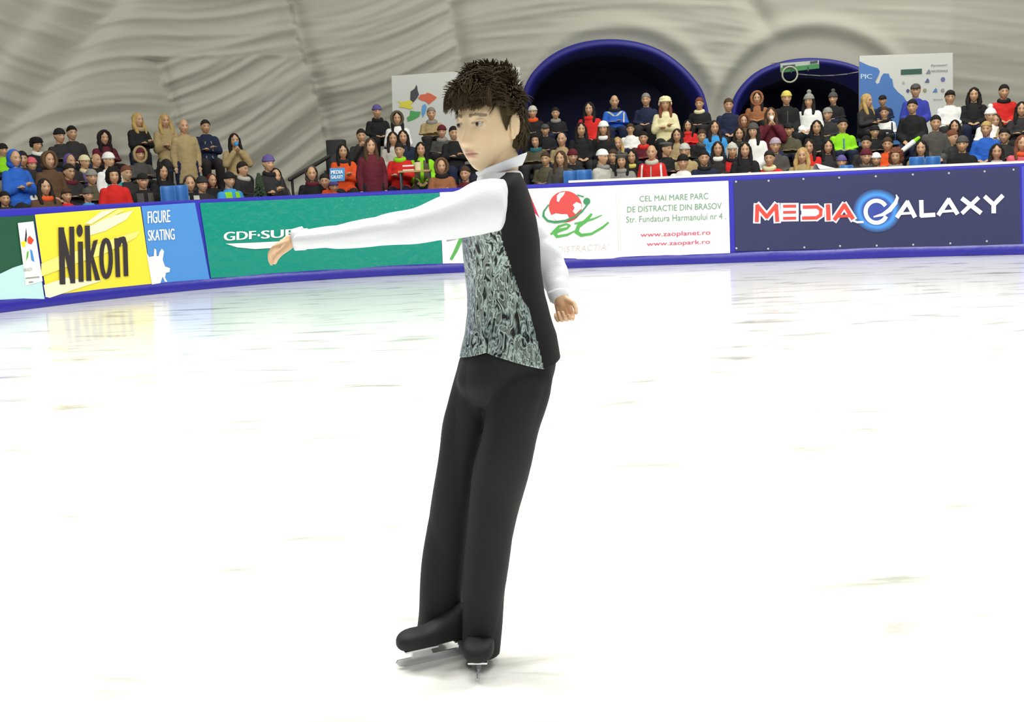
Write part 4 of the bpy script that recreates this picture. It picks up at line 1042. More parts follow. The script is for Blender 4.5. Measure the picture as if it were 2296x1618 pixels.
#      x, ytop, flags, cover, ccol, hair, hcol, coat, extras, label
PEOPLE = [
 (4, 320, 's', 'beanie', 'bk', '', '', 'ng', '', 'person in neon green jacket and black beanie cut by the left frame edge'),
 (30, 334, 's', 'hood', 'bl', '', '', 'bl', '', 'person in bulky bright blue jacket beside the neon green jacket'),
 (79, 306, 's', 'fur', 'hd', '', '', 'bk', 'scarf:wt', 'person in big black fur hat with pale scarf'),
 (131, 286, 's', 'beanie', 'bk', '', '', 'dk', '', 'person in black knit hat and dark coat behind others'),
 (159, 282, 's', '', '', 'short', 'hd', 'dk', '', 'person with dark hair and dark coat, face turned sideways, left stand'),
 (230, 291, 's', 'furhood', 'mr', 'long', 'hd', 'mr', 'fur:hb', 'person with dark fur-edged hood and dark maroon coat by creased wall'),
 (306, 252, 's', '', '', 'wavy', 'blo', 'bk', 'scarf:be', 'person with blonde wavy hair standing in black coat with fur collar'),
 (368, 255, 's', '', '', 'wavy', 'blo', 'be', '', 'person with long blonde hair in beige fur coat, standing'),
 (410, 266, 's', '', '', 'thin', 'gh', 'be', '', 'person with reddish bald head in tan coat, standing'),
 (459, 268, 's', '', '', 'short', 'hb', 'nv', 'toggle:gy', 'tall person standing in navy coat with toggle fastenings'),
 (524, 299, 's', '', '', 'long', 'hd', 'be', 'cup:cy,face', 'person with long black hair drinking from a blue cup, beige parka'),
 (600, 346, '', 'beanie', 'pu', '', '', 'dk', 'scarf:bk', 'person in purple-grey beanie behind a hooded person'),
 (616, 376, '', 'hood', 'bk', '', '', 'dg', 'zip:gy', 'person in black hood and dark grey jacket with zip'),
 (697, 370, '', 'hood', 'dg', '', '', 'bk', 'scarf:mr', 'person in grey hood with thick dark red scarf'),
 (727, 388, '', '', '', 'short', 'hb', 'og', '', 'child in orange red jacket in front of black box'),
 (541, 362, '', '', '', 'short', 'hb', 'dk', 'scarf:lg,turn', 'person with brown hair turned sideways, pale collar'),
 (512, 384, '', 'beanie', 'bk', '', '', 'cy', 'vest:ng', 'child in blue jacket with neon green panels and black hat'),
 (424, 391, '', 'hood', 'dg', '', '', 'bk', 'vest:lg', 'child in black jacket with pale grey chest panels'),
 (451, 394, '', 'beanie', 'dk', '', '', 'dk', '', 'small child in dark jacket between two hooded children'),
 (474, 388, '', 'hood', 'mr', '', '', 'bk', '', 'small child in dark maroon hood under the toggle coat'),
 (362, 368, '', '', '', 'long', 'hd', 'bk', '', 'person with long dark hair and pale face beside blue seat covers'),
 (68, 351, '', 'beanie', 'pk', '', '', 'bk', '', 'child in coral red knit hat and black coat'),
 (50, 391, '', 'beanie', 'tq', 'long', 'hm', 'wt', '', 'girl in turquoise hat and white jacket near the barrier'),
 (152, 366, '', '', '', 'short', 'hb', 'dk', 'scarf:mr,glasses', 'person with glasses and dark red scarf, left stand'),
 (155, 343, '', 'hood', 'pu', '', '', 'dk', '', 'person in dark purple hood behind glasses wearer'),
 (187, 346, '', 'beanie', 'cr', '', '', 'pu', 'scarf:cr', 'person in cream beanie with cream scarf and purple coat'),
 (213, 343, '', '', '', 'thin', 'hb', 'bk', '', 'person with short hair and tanned face between two cream hats'),
 (241, 340, '', 'beanie', 'wt', '', '', 'wt', 'vest:tq', 'person in white beanie and white jacket with turquoise panels'),
 (252, 372, '', '', '', 'curly', 'hd', 'rd', '', 'person with bushy black hair in bright red jacket'),
 (281, 371, '', '', '', 'short', 'rbn', 'dk', '', 'person with reddish brown hair just behind the red jacket'),
 (310, 327, '', 'furhood', 'ol', 'beanie', 'mr', 'dg', 'fur:be', 'person in maroon knit hat inside fur-edged olive hood'),
 (318, 386, '', 'cap', 'bk', '', '', 'bk', 'vest:dg', 'person in black jacket with grey panels next to the red jacket'),
 (203, 378, '', 'beanie', 'gy', '', '', 'ol', '', 'person in grey knit hat and olive coat behind a small child'),
 (195, 420, 'k', 'beanie', 'dg', '', '', 'cy', 'vest:ng', 'small child in blue and neon green jacket at the barrier'),
 (147, 422, 'k', '', '', 'fringe', 'hm', 'rd', '', 'small child with brown hair in red coat at the barrier'),
 (97, 400, '', '', '', 'long', 'hb', 'bn', 'scarf:og', 'girl with orange scarf and brown fur coat'),
 (8, 428, 'k', '', '', 'short', 'hd', 'dk', '', 'child in dark coat at the left frame edge by the barrier'),
 (106, 337, '', 'furhood', 'bn', '', '', 'bn', 'fur:bn', 'person in brown fur hood behind the red knit hat'),
 (47, 338, '', '', '', 'short', 'hb', 'dk', '', 'person with brown hair between blue jacket and black fur hat'),
 (844, 234, 's', 'beanie', 'pu', '', '', 'bk', 'scarf:bk', 'person in purple beanie and black jacket standing below the white backdrop'),
 (889, 248, 's', 'furhood', 'ng', 'long', 'hd', 'wt', 'fur:ol', 'person in lime hood and white jacket below the white backdrop'),
 (966, 240, 's', '', '', 'short', 'gh', 'be', 'scarf:gy', 'grey-haired person in taupe coat in front of pinwheel logo'),
 (990, 279, '', 'beanie', 'mr', '', '', 'dg', 'scarf:gy', 'person in dark red beanie and grey jacket near the skater'),
 (809, 288, '', '', '', 'short', 'hb', 'dk', 'face', 'person holding hand to mouth, dark jacket, left of the table'),
 (829, 309, 's', '', '', 'long', 'hm', 'mr', '', 'person with long brown hair standing in burgundy coat'),
 (767, 322, 's', '', '', 'long', 'hd', 'og', 'scarf:dk', 'person with long dark hair and orange jacket beside black box'),
 (880, 295, '', '', '', 'long', 'hb', 'lg', '', 'girl with brown hair in pale coat, head close to her neighbour'),
 (903, 291, '', '', '', 'long', 'hd', 'nv', '', 'girl with long black hair leaning beside pale-coated girl'),
 (895, 320, '', '', '', 'short', 'hb', 'rd', 'scarf:ng', 'person in red jacket with lime collar behind the table'),
 (943, 318, '', '', '', 'long', 'hd', 'ng', 'vest:ol', 'person with black hair in bright lime jacket at the table'),
 (988, 353, '', 'furhood', 'bn', '', '', 'fo', 'scarf:bk,fur:bn', 'person in brown hooded fur coat with black scarf'),
 (1016, 282, '', '', '', 'short', 'hd', 'bk', '', 'person in black partly hidden by the skater face'),
 (1042, 372, '', '', '', 'short', 'hm', 'mr', '', 'person in maroon jacket half hidden by the skater shoulder'),
 (747, 402, 'k', 'beanie', 'pu', '', '', 'pu', '', 'small child in purple jacket under the blue placard'),
 (1194, 236, 's', 'beanie', 'lg', '', '', 'bk', 'scarf:og', 'person in pale knit hat with orange scarf right behind the skater hair'),
 (1245, 240, 's', '', '', 'short', 'hd', 'bk', 'scarf:gy', 'dark-haired person in black coat looking right, before the large tunnel'),
 (1321, 229, 's', '', '', 'long', 'hd', 'rd', 'scarf:rd', 'person with long dark hair in bright red high collar'),
 (1377, 212, 's', '', '', 'thin', 'gh', 'bl', 'scarf:bk,yoke:lg', 'bald person standing in royal blue and white sports jacket'),
 (1448, 209, 's', '', '', 'short', 'gh', 'nv', '', 'grey-haired older person standing in dark navy coat'),
 (1201, 297, '', '', '', 'curly', 'hd', 'ol', 'scarf:tl', 'person with dark curly hair and teal scarf'),
 (1222, 277, '', 'cap', 'dg', '', '', 'bk', '', 'person in grey cap behind the curly-haired person'),
 (1259, 296, '', '', '', 'thin', 'gh', 'be', '', 'balding older person with beige jacket, ruddy face'),
 (1302, 274, '', '', '', 'long', 'hd', 'bk', '', 'smiling person with pulled back dark hair in black jacket'),
 (1353, 270, '', 'beanie', 'wt', 'long', 'hm', 'bk', 'scarf:wt', 'person in fluffy white hat below the bald person'),
 (1384, 307, '', '', '', 'wavy', 'blo', 'dg', '', 'girl with light brown wavy hair in grey hooded jacket'),
 (1349, 333, '', 'beanie', 'wt', '', '', 'lg', 'scarf:gy,turn', 'person in white knit cap and thick grey fur collar at barrier'),
 (1374, 334, '', '', '', 'short', 'hm', 'bk', '', 'person leaning in behind the white knit cap'),
 (1394, 343, '', 'beret', 'dg', 'long', 'hd', 'gy', 'scarf:gy', 'person in grey beret with bulky grey scarf'),
 (1417, 335, '', '', '', 'long', 'hd', 'bk', 'scarf:yl', 'person with black hair and yellow scarf beside the grey beret'),
 (1442, 294, '', '', '', 'short', 'hd', 'mr', 'scarf:rd', 'dark-haired person in maroon jacket above the red tracksuit'),
 (1223, 340, '', '', '', 'short', 'hm', 'ol', 'fur:bn', 'person in olive green parka with fur trim at the barrier'),
 (1257, 338, '', '', '', 'long', 'hm', 'dg', '', 'person with brown hair beside the olive parka'),
 (1283, 333, '', 'beanie', 'mr', '', '', 'bk', '', 'person in dark maroon hat above a blue seat cover'),
 (1413, 276, '', '', '', 'short', 'hm', 'wt', '', 'person with white jacket behind the grey hooded girl'),
 (1461, 324, '', '', '', 'thin', 'hm', 'rd', 'scarf:lg,side:wt,zip:lg', 'person in bright red tracksuit with white stripes at the barrier'),
 (1491, 215, 's', 'fur', 'cr', 'long', 'rbn', 'cr', '', 'person in big cream fur hat and cream coat'),
 (1568, 218, 's', '', '', 'short', 'rbn', 'bk', 'scarf:cr', 'person in black coat with cream hood lining, between the tunnels'),
 (1633, 220, 's', '', '', 'short', 'hm', 'nv', '', 'short-haired person in navy coat between the two tunnels'),
 (1697, 203, 's', 'furhood', 'fo', 'long', 'hd', 'fo', 'fur:fo', 'person with huge rust brown fur-edged hood'),
 (1728, 241, 's', '', '', 'long', 'hm', 'mr', 'cup:wt,face', 'person in dark red jumper drinking from a white cup'),
 (1542, 268, '', '', '', 'long', 'hd', 'rd', 'scarf:rd', 'black-haired person with bright red scarf'),
 (1601, 269, '', '', '', 'long', 'hb', 'cy', '', 'person in bright sky blue jacket looking at camera'),
 (1518, 288, '', '', '', 'long', 'hb', 'be', '', 'person with brown hair below the cream fur hat'),
 (1573, 290, '', '', '', 'short', 'hm', 'bk', 'scarf:dg', 'person with short brown hair in black coat, grey scarf, middle row'),
 (1667, 255, '', 'furhood', 'be', '', '', 'bn', 'fur:rbn', 'person in fur-trimmed tan hood under the rust hood'),
 (1657, 284, '', '', '', 'long', 'hb', 'dk', '', 'person with long dark brown hair beside the long-haired girl in grey hat'),
 (1689, 274, '', 'beanie', 'dg', 'long', 'hd', 'wt', '', 'girl in grey hat with long dark hair and white jacket'),
 (1493, 317, '', 'beret', 'dg', '', '', 'bk', 'turn', 'person in dark grey beret beside the red tracksuit'),
 (1535, 320, '', 'beanie', 'lg', '', '', 'be', '', 'person in off-white knit cap behind the boy in white jacket'),
 (1531, 345, '', 'beanie', 'hd', '', '', 'wt', '', 'boy in dark knit hat and white jacket at the barrier'),
 (1578, 336, '', '', '', 'short', 'hd', 'nv', 'scarf:bk', 'person with pulled back hair in black turtleneck at the barrier'),
 (1609, 317, '', '', '', 'long', 'hb', 'dk', 'scarf:wt', 'smiling person with bright white collar'),
 (1641, 318, '', 'tassel', 'lg', '', '', 'rd', 'scarf:bk', 'person in grey knit hat with hanging tassels and red jacket'),
 (1670, 318, '', '', '', 'long', 'hd', 'bk', '', 'black-haired person in black beside the tasselled hat'),
 (1738, 308, '', 'beanie', 'lv', '', '', 'dg', '', 'person in pale lavender knit hat'),
 (1725, 337, '', '', '', 'short', 'hb', 'rd', 'scarf:cr', 'person with cream scarf and red coat at the barrier'),
 (1763, 203, 's', 'beanie', 'yl', '', '', 'bk', 'zip:dg', 'person in yellowish beanie and black jacket under the green sign'),
 (1814, 200, 's', 'pom', 'gy', 'long', 'hd', 'wt', '', 'person in grey bobble hat and puffy white jacket'),
 (1868, 197, 's', 'pom', 'dg', '', '', 'bk', '', 'person in dark grey bobble hat and black coat'),
 (1856, 240, '', 'beanie', 'gy', '', '', 'dk', '', 'person in round grey woollen hat below the dark bobble hat'),
 (1942, 209, 's', '', '', 'long', 'blo', 'dk', 'turn', 'person with long blonde hair in side view before the blue backdrop'),
 (1979, 212, 's', 'cap', 'bk', '', '', 'nv', '', 'person in black cap before the blue and white backdrop'),
 (1983, 238, 's', '', '', 'short', 'hm', 'wt', 'scarf:bk,side:nv', 'person in white jacket with dark shoulder stripes'),
 (1768, 274, '', 'cap', 'bk', '', '', 'ol', '', 'bearded person in black cap and olive jacket'),
 (1831, 269, '', '', '', 'long', 'hd', 'bk', '', 'black-haired person left of the neon jacket'),
 (1889, 264, 's', '', '', 'short', 'hd', 'ng', 'vest:ng,zip:bl', 'person in neon green jacket with blue lining, right stand'),
 (1815, 312, '', '', '', 'long', 'hb', 'rd', '', 'person with brown hair and red sleeves raised, below the white puffy jacket'),
 (1856, 312, '', '', '', 'long', 'hd', 'dk', '', 'person with long dark hair looking down beside the neon jacket'),
 (1961, 279, '', 'beanie', 'bk', '', '', 'bk', '', 'person in black knit hat below the white jacket'),
 (1942, 304, '', '', '', 'short', 'hd', 'dk', '', 'short-haired person between neon jacket and black knit hat'),
 (1990, 307, '', '', '', 'short', 'hm', 'og', '', 'child in orange top beside the black knit hat'),
 (1799, 330, '', '', '', 'wavy', 'blo', 'be', '', 'girl with long fair curls at the barrier'),
 (1942, 331, '', 'beanie', 'mr', '', '', 'dg', 'scarf:dg', 'person in burgundy hat tilting head, at the barrier'),
 (1964, 341, 'k', 'beanie', 'wt', '', '', 'dk', '', 'small child in white knit hat at the barrier'),
 (2009, 330, '', '', '', 'curly', 'rbn', 'dg', 'scarf:gy', 'older person with auburn hair and grey fur collar'),
 (1887, 347, 'k', 'beanie', 'pu', '', '', 'bl', '', 'small child in purple hat below the neon jacket'),
 (2053, 187, 's', 'cap', 'dg', '', '', 'rb', '', 'person in dark cap and royal blue coat before the white backdrop'),
 (2046, 222, 's', '', '', 'short', 'hd', 'bk', '', 'bearded person in black jacket in front of the royal blue coat'),
 (2130, 202, 's', '', '', 'fringe', 'hb', 'wt', '', 'person with thick brown bowl cut and white jacket'),
 (2184, 195, 's', '', '', 'wavy', 'hd', 'bk', '', 'person with long black hair in black coat standing right of backdrop'),
 (2251, 189, 's', '', '', 'short', 'hd', 'rd', 'scarf:bk', 'dark-haired person in bright red jacket standing at top right'),
 (2221, 232, '', 'pom', 'wt', '', '', 'wt', '', 'person in white bobble hat below the red jacket'),
 (2291, 228, '', '', '', 'long', 'hd', 'dk', '', 'person with dark hair at the right frame edge, upper row'),
 (2098, 258, '', '', '', 'short', 'hd', 'dg', '', 'dark-haired person in charcoal jacket looking down'),
 (2141, 268, '', '', '', 'long', 'hd', 'bk', '', 'black-haired person behind a reddish-haired man'),
 (2133, 291, '', '', '', 'short', 'rbn', 'dk', 'turn', 'man with reddish brown hair turned sideways'),
 (2066, 313, '', '', '', 'long', 'hd', 'be', '', 'smiling dark-haired person in beige fur-trimmed coat by blue seats'),
 (2158, 303, '', 'beanie', 'dg', '', '', 'bk', '', 'person in charcoal beanie and black jacket at the barrier'),
 (2212, 271, '', '', '', 'short', 'blo', 'bl', '', 'fair-haired child in bright blue jacket, right stand'),
 (2231, 254, '', '', '', 'long', 'hm', 'be', '', 'person holding the child in bright blue jacket'),
 (2252, 286, '', '', '', 'short', 'hd', 'dk', '', 'short-haired person in dark coat right of the blue-jacketed child'),
 (2235, 321, '', '', '', 'long', 'hb', 'wt', 'scarf:lv', 'person in white coat with lilac scarf at the barrier'),
 (2292, 303, '', '', '', 'long', 'rbn', 'pk', 'scarf:og', 'person with pink and orange scarf at the right frame edge'),
]
placed = []
def at_off(px, py, off):
    d = ray(px, py); Y = 19.
    for _ in range(12):
        x = d.x * Y / d.y; Y = Yb(x) - off / nrm(x).y
    return CAM + d * (Y / d.y)
WV = {}
def warped(me, pose, dl, P):
    """the same figure with a longer or shorter trunk (seated) or legs (standing)"""
    if abs(dl) < .001: return me
    k = (me.name, dl)
    if k in WV: return WV[k]
    m2 = me.copy(); sz, pz = P['g']['sz'], P['g']['pz']
    if pose == 'sit': z0, z1 = pz + .02, sz - .16
    else: z0, z1 = .12, sz - .30
    for v in m2.vertices:
        z = v.co.z
        v.co.z = z + dl * min(1, max(0, (z - z0) / (z1 - z0)))
    WV[k] = m2; return m2
def build_people():
    order = sorted(range(len(PEOPLE)), key=lambda i: interp(PEOPLE[i][0], XT) - PEOPLE[i][1])
    rr = random.Random(11)
    for i in order:
        px, yt, fl_, cover, cc, hr, hc, coat, ex, label = PEOPLE[i]
        exd = {}
        for e in ex.split(','):
            if e: k, _, v = e.partition(':'); exd[k] = v or True
        best = None; kid = 'k' in fl_
        head_extra = {'pom': .09, 'tassel': .03, 'beanie': .022, 'fur': .03, 'furhood': .03, 'hood': .025, 'curly': .03, 'beret': .01}.get(cover or hr, .012)
        maxr = 1 if 585 < px < 738 else (2 if 738 <= px < 800 else 4 if px <= 585 else 5)
        for r in range(maxr):
            for pose in (('sit',) if kid or 's' not in fl_ else ('stand', 'sit')):
                st_ = pose == 'stand'
                p = at_off(px, yt, row_off(r) - (.22 if st_ else 0)); base = TZ0 + TZ * r
                hgt = p.z - base - head_extra; nat = 1.70 if st_ else 1.30
                ks = .84 if kid else 1.0
                need = hgt / ks - nat; lo_, hi_ = (-.36, .10) if st_ else (-.20, .12)
                dl = min(hi_, max(lo_, need)); sc = hgt / (nat + dl)
                cost = abs(dl) * 3 + abs(math.log(max(sc, .05) / ks)) * 30 + (.25 if ('s' in fl_ and not st_) else 0)
                for (qx, qr, qp, qy) in placed:
                    dx = abs(qx - p.x); dpx = abs(qp - px)
                    if qr == r and dx < .40: cost += (.40 - dx) * 16
                    if dpx < 34 and yt < qy - 10 and r <= qr: cost += (34 - dpx) * .10
                if best is None or cost < best[0]: best = (cost, r, p, base, sc, pose, round(dl, 2))
        cost, r, p, base, sc, pose, dl = best; stands = pose == 'stand'
        placed.append((p.x, r, px, yt))
        arms = 'face' if 'face' in exd else (rr.choice(['down', 'fold']) if stands else rr.choice(['lap', 'lap', 'fold']))
        P = proto(pose, arms)
        o = bpy.data.objects.new('spectator', warped(P['body'], pose, dl, P)); C.objects.link(o)
        o.location = (p.x, p.y, base); o.scale = (sc, sc, sc)
        yaw = math.atan2(nrm(p.x).x, -nrm(p.x).y) * .6 + math.atan2(-p.x, 17) * .5 + rr.uniform(-.22, .22)
        if 'turn' in exd: yaw += .9 if px > 1000 and px != 2133 and px != 1942 else -.9 if px == 541 * 0 else .9
        o.rotation_euler = (0, 0, yaw)
        tag(o, label, 'person', 'spectators in the left stand' if px < 740 else 'spectators in the right stand')
        def part(name, me, mt, loc=None):
            c = bpy.data.objects.new(name, me); C.objects.link(c); c.parent = o
            if loc is not None: c.matrix_local = loc
            c.material_slots[0].link = 'OBJECT'; c.material_slots[0].material = mt; return c
        part('coat', warped(P['coat'], pose, dl, P), cm(coat)); part('trousers', warped(P['trousers'], pose, dl, P), cm(rr.choice(['dk', 'nv', 'bk'])))
        Mh = Matrix.Translation((0, 0, dl)) @ P['Mh']
        HK = {'beanie': 'hat', 'pom': 'bobble_hat', 'tassel': 'tasselled_hat', 'fur': 'fur_hat', 'beret': 'beret', 'cap': 'cap', 'hood': 'hood', 'furhood': 'hood'}
        if hr:
            part('hat' if hr == 'beanie' else 'hair', cov(hr), cm(hc, True), Mh)
        elif cover in ('beanie', 'pom', 'cap', 'beret', 'fur', 'tassel'): part('hair', cov('thin'), cm('hb', True), Mh)
        if cover: 
            h_ = part(HK[cover], cov('hood' if cover == 'furhood' else cover), cm(cc, True), Mh)
            if cover == 'furhood':
                f_ = bpy.data.objects.new('fur_trim', cov('furring')); C.objects.link(f_); f_.parent = h_
                f_.material_slots[0].link = 'OBJECT'; f_.material_slots[0].material = cm(exd.get('fur', 'bn'), True)
        if 'scarf' in exd: part('scarf', cov('scarf'), cm(exd['scarf'], True), Mh)
        if 'glasses' in exd: part('glasses', cov('glasses'), Bk, Mh)
        sz, pz = P['g']['sz'], P['g']['pz']; key = ('stand' if stands else 'sit', arms)
        def rib(name, k, col, *a): c = part(name, warped(ribbon(P, key + (k,), *a), pose, dl, P), cm(col)); return c
        if 'zip' in exd: rib('zip', 'zip', exd['zip'], 0, 0, .018, .018, sz - .04, pz + .02)
        if 'vest' in exd:
            rib('chest_panel', 'v1', exd['vest'], -.075, -.085, .09, .11, sz + .0, pz + .08); rib('chest_panel', 'v2', exd['vest'], .075, .085, .09, .11, sz + .0, pz + .08)
        if 'yoke' in exd:
            rib('shoulder_panel', 'y1', exd['yoke'], -.13, -.02, .05, .05, sz + .0, sz - .09, 8); rib('shoulder_panel', 'y2', exd['yoke'], .13, .02, .05, .05, sz + .0, sz - .09, 8)
            rib('shoulder_panel', 'y3', exd['yoke'], .17, .15, .03, .03, sz - .02, pz + .2, 8)
        if 'side' in exd:
            rib('stripe', 's1', exd['side'], -.15, -.175, .028, .028, sz + .01, pz + .06); rib('stripe', 's2', exd['side'], .15, .175, .028, .028, sz + .01, pz + .06)
        if 'toggle' in exd:
            for a in (0, 1, 2):
                for s in (-1, 1): rib('toggle', 't%d%d' % (a, s), exd['toggle'], s * .05, s * .06, .018, .018, sz - .08 - a * .13, sz - .13 - a * .13, 3)
        if 'cup' in exd:
            c = bpy.data.objects.new('drinking_cup', cov('cup')); C.objects.link(c); c.matrix_world = Matrix.LocRotScale(o.location, o.rotation_euler, o.scale) @ Mh
            c.material_slots[0].link = 'OBJECT'; c.material_slots[0].material = cm(exd['cup'])
            tag(c, {'cy': 'blue cup held to the mouth of the person in beige parka', 'wt': 'white cup held to the mouth of the person in dark red jumper'}[exd['cup']], 'cup', 'drinking cups')
#MARK_PROPS
# ------------------------------------------------------------------ props around the stands
def plane_surf(Y, pitch=0): return lambda px, py, off=0: at_y(px, py, Y - off)
def slab(name, q, Y, th, mt, label, cat, group=None):
    """upright board whose front face has the given corners"""
    f = [at_y(x, y, Y) for x, y in q]; zb = min(f[2].z, f[3].z)
    c = (f[2] + f[3]) / 2
    mb = MB(); mb.add(f + [p + Vector((0, th, 0)) for p in f], [(0, 3, 2, 1), (4, 5, 6, 7), (0, 1, 5, 4), (1, 2, 6, 5), (2, 3, 7, 6), (3, 0, 4, 7)])
    o = empty(name, c); tag(o, label, cat, group); child('panel', mb, o, mt); return o
def post(o, px, py, Y, z0=0):
    p = at_y(px, py, Y); mb = MB(); mb.cone((p.x, p.y, z0), (p.x, p.y, p.z), .03, .03, 12); child('post', mb, o, mat('steel', (120, 120, 125), .4, .8))
YL = 24.0
Lb = slab('event_backdrop', [(878, 170), (1166, 150), (1168, 330), (882, 335)], YL, .04, mat('backdrop_white', (206, 208, 202), .6), 'white event backdrop with five coloured splashes of a pinwheel logo', 'backdrop', 'event backdrops')
post(Lb, 884, 200, YL + .1); post(Lb, 1150, 200, YL + .1)
sl = plane_surf(YL)
def z6(l): return [(720 + x * .173, 160 + y * .173) for x, y in l]
shapes('black_splash', [z6([(1235, 170), (1245, 200), (1252, 250), (1270, 300), (1240, 350), (1195, 400), (1155, 370), (1160, 260), (1215, 220)])], sl, .012, Lb, mat('splash_black', (52, 50, 60), .5))
shapes('red_splash', [z6([(1255, 345), (1290, 300), (1350, 295), (1375, 275), (1425, 290), (1500, 335), (1480, 360), (1440, 390), (1395, 430), (1360, 390), (1290, 370)])], sl, .012, Lb, mat('splash_red', (206, 92, 60), .5))
shapes('yellow_splash', [z6([(985, 375), (1040, 400), (1160, 375), (1190, 400), (1150, 440), (1200, 470), (1160, 490), (1080, 470), (1010, 460), (1030, 420)])], sl, .012, Lb, mat('splash_yellow', (214, 204, 50), .5))
shapes('green_splash', [z6([(1155, 505), (1230, 520), (1290, 520), (1275, 580), (1210, 620), (1125, 650), (1110, 600), (1150, 570)])], sl, .012, Lb, mat('splash_green', (66, 154, 80), .5))
shapes('blue_splash', [z6([(1310, 440), (1350, 420), (1370, 460), (1350, 540), (1320, 600), (1300, 540)])], sl, .012, Lb, mat('splash_blue', (90, 150, 205), .5))
shapes('blue_lettering', stroke_pts([(997, 230), (1003, 240)], 5) + stroke_pts([(1008, 222), (1014, 240), (1020, 226), (1030, 238)], 4), sl, .012, Lb, mat('letter_blue', (60, 84, 150), .5))
YR = 22.75
Rb = slab('event_backdrop', [(1927, 125), (2136, 118), (2138, 330), (1927, 333)], YR, .04, MATS['backdrop_white'], 'white and blue event backdrop with rows of small faded sponsor logos', 'backdrop', 'event backdrops')
post(Rb, 1935, 150, YR + .1); post(Rb, 2130, 150, YR + .1)
sr = plane_surf(YR)
def z8(l): return [(1640 + x * .28571, 100 + y * .28571) for x, y in l]
shapes('blue_field', [z8([(1004, 130), (1080, 165), (1150, 185), (1165, 210), (1150, 250), (1128, 290), (1140, 308), (1160, 300), (1175, 250), (1195, 225), (1235, 228), (1245, 260), (1262, 270), (1272, 330), (1310, 375), (1350, 405), (1400, 480), (1410, 800), (1004, 800)])], sr, .012, Rb, mat('backdrop_blue', (74, 120, 185), .6))
texts('lettering', [text_mesh('PIC', z8([(1014, 230), (1104, 232), (1104, 268), (1014, 268)]), sr, .02, .03)], Rb, mat('letter_pale', (196, 214, 232), .5))
shapes('green_plate', [z8([(1330, 196), (1495, 188), (1495, 228), (1330, 236)])], sr, .012, Rb, mat('plate_green', (50, 92, 76), .5))
texts('small_lettering', [text_mesh('Parteneri', z8([(1568, 155), (1690, 150), (1690, 166), (1568, 172)]), sr, .012, .03), text_mesh('NATIONALE', z8([(1568, 200), (1698, 195), (1698, 212), (1568, 216)]), sr, .012, .03), text_mesh('Sponsori', z8([(1585, 425), (1660, 423), (1660, 438), (1585, 440)]), sr, .012, .02)], Rb, mat('letter_grey', (140, 142, 150), .5))
for (x, y, r, c) in ((1545, 212, 16, (130, 132, 140)), (1660, 272, 18, (110, 112, 160)), (1535, 282, 16, (96, 100, 140)), (1598, 358, 16, (92, 130, 190)), (1518, 358, 15, (150, 150, 120)), (1658, 358, 15, (160, 150, 150)), (1385, 362, 14, (90, 84, 130)), (1350, 298, 10, (170, 172, 170))):
    shapes('sponsor_mark', [z8(arc((x, y), r, 0, 330, 11) if r != 16 else [(x - 20, y + 16), (x + 4, y - 20), (x + 16, y - 6), (x + 18, y + 14)])], sr, .012, Rb, mat('mark_%d_%d' % (x, y), c, .5))
# hanging sign, ring and cable
Yh = 23.6
Hs = slab('hanging_sign', [(1750, 142), (1836, 135), (1837, 152), (1751, 162)], Yh, .05, mat('sign_grey', (170, 180, 172), .5), 'green and white sign hanging from the tent above the dark blue arch', 'sign')
shapes('green_strip', [[(1751, 152), (1836, 143), (1837, 153), (1752, 163)]], plane_surf(Yh), .012, Hs, mat('sign_green', (56, 130, 70), .5))
each('sign_mark', stroke_pts([(1756, 149), (1782, 146)], 4) + stroke_pts([(1818, 140), (1832, 138)], 5) + stroke_pts([(1774, 155), (1774, 162)], 3) + stroke_pts([(1812, 150), (1812, 158)], 3), plane_surf(Yh), .024, Hs, mat('sign_dark', (60, 66, 74), .5))
mb = MB()
for x in (1760, 1826):
    p = at_y(x, 140, Yh); mb.cone(p, p + Vector((0, 1.2, .10)), .006, .006, 6)
child('suspension_wire', mb, Hs, mat('steel', (120, 120, 125), .4, .8))
rc = at_y(1771, 167, Yh - .05); rg = []
for j in range(29):
    t = 2 * PI * j / 28; o_ = Vector((math.cos(t), 0, math.sin(t))); rg.append([rc + o_ * .15 + (o_ * math.cos(a * PI / 4) + Vector((0, 1, 0)) * math.sin(a * PI / 4)) * .018 for a in range(8)])
ro = link('hose_ring', MB().loft(rg, caps=False).mesh(fix=True), None, mat('ring_grey', (168, 170, 150), .5)); ro.data.transform(Matrix.Translation(-rc)); ro.location = rc
tag(ro, 'pale round hoop hanging below the green sign', 'ring')
cp = [at_y(x, y, lerp(Yh - .03, YR - .1, (x - 1786) / 140)) for x, y in ((1788, 166), (1810, 168), (1840, 170), (1870, 169), (1900, 166), (1926, 161))]
mb = MB()
for a, b_ in zip(cp, cp[1:]): mb.cone(a, b_, .010, .010, 8)
co_ = link('cable', mb.mesh(fix=True), None, mat('cable_grey', (120, 122, 120), .6)); co_.data.transform(Matrix.Translation(-cp[0])); co_.location = cp[0]; tag(co_, 'thin sagging cable from the hoop to the blue backdrop', 'cable')
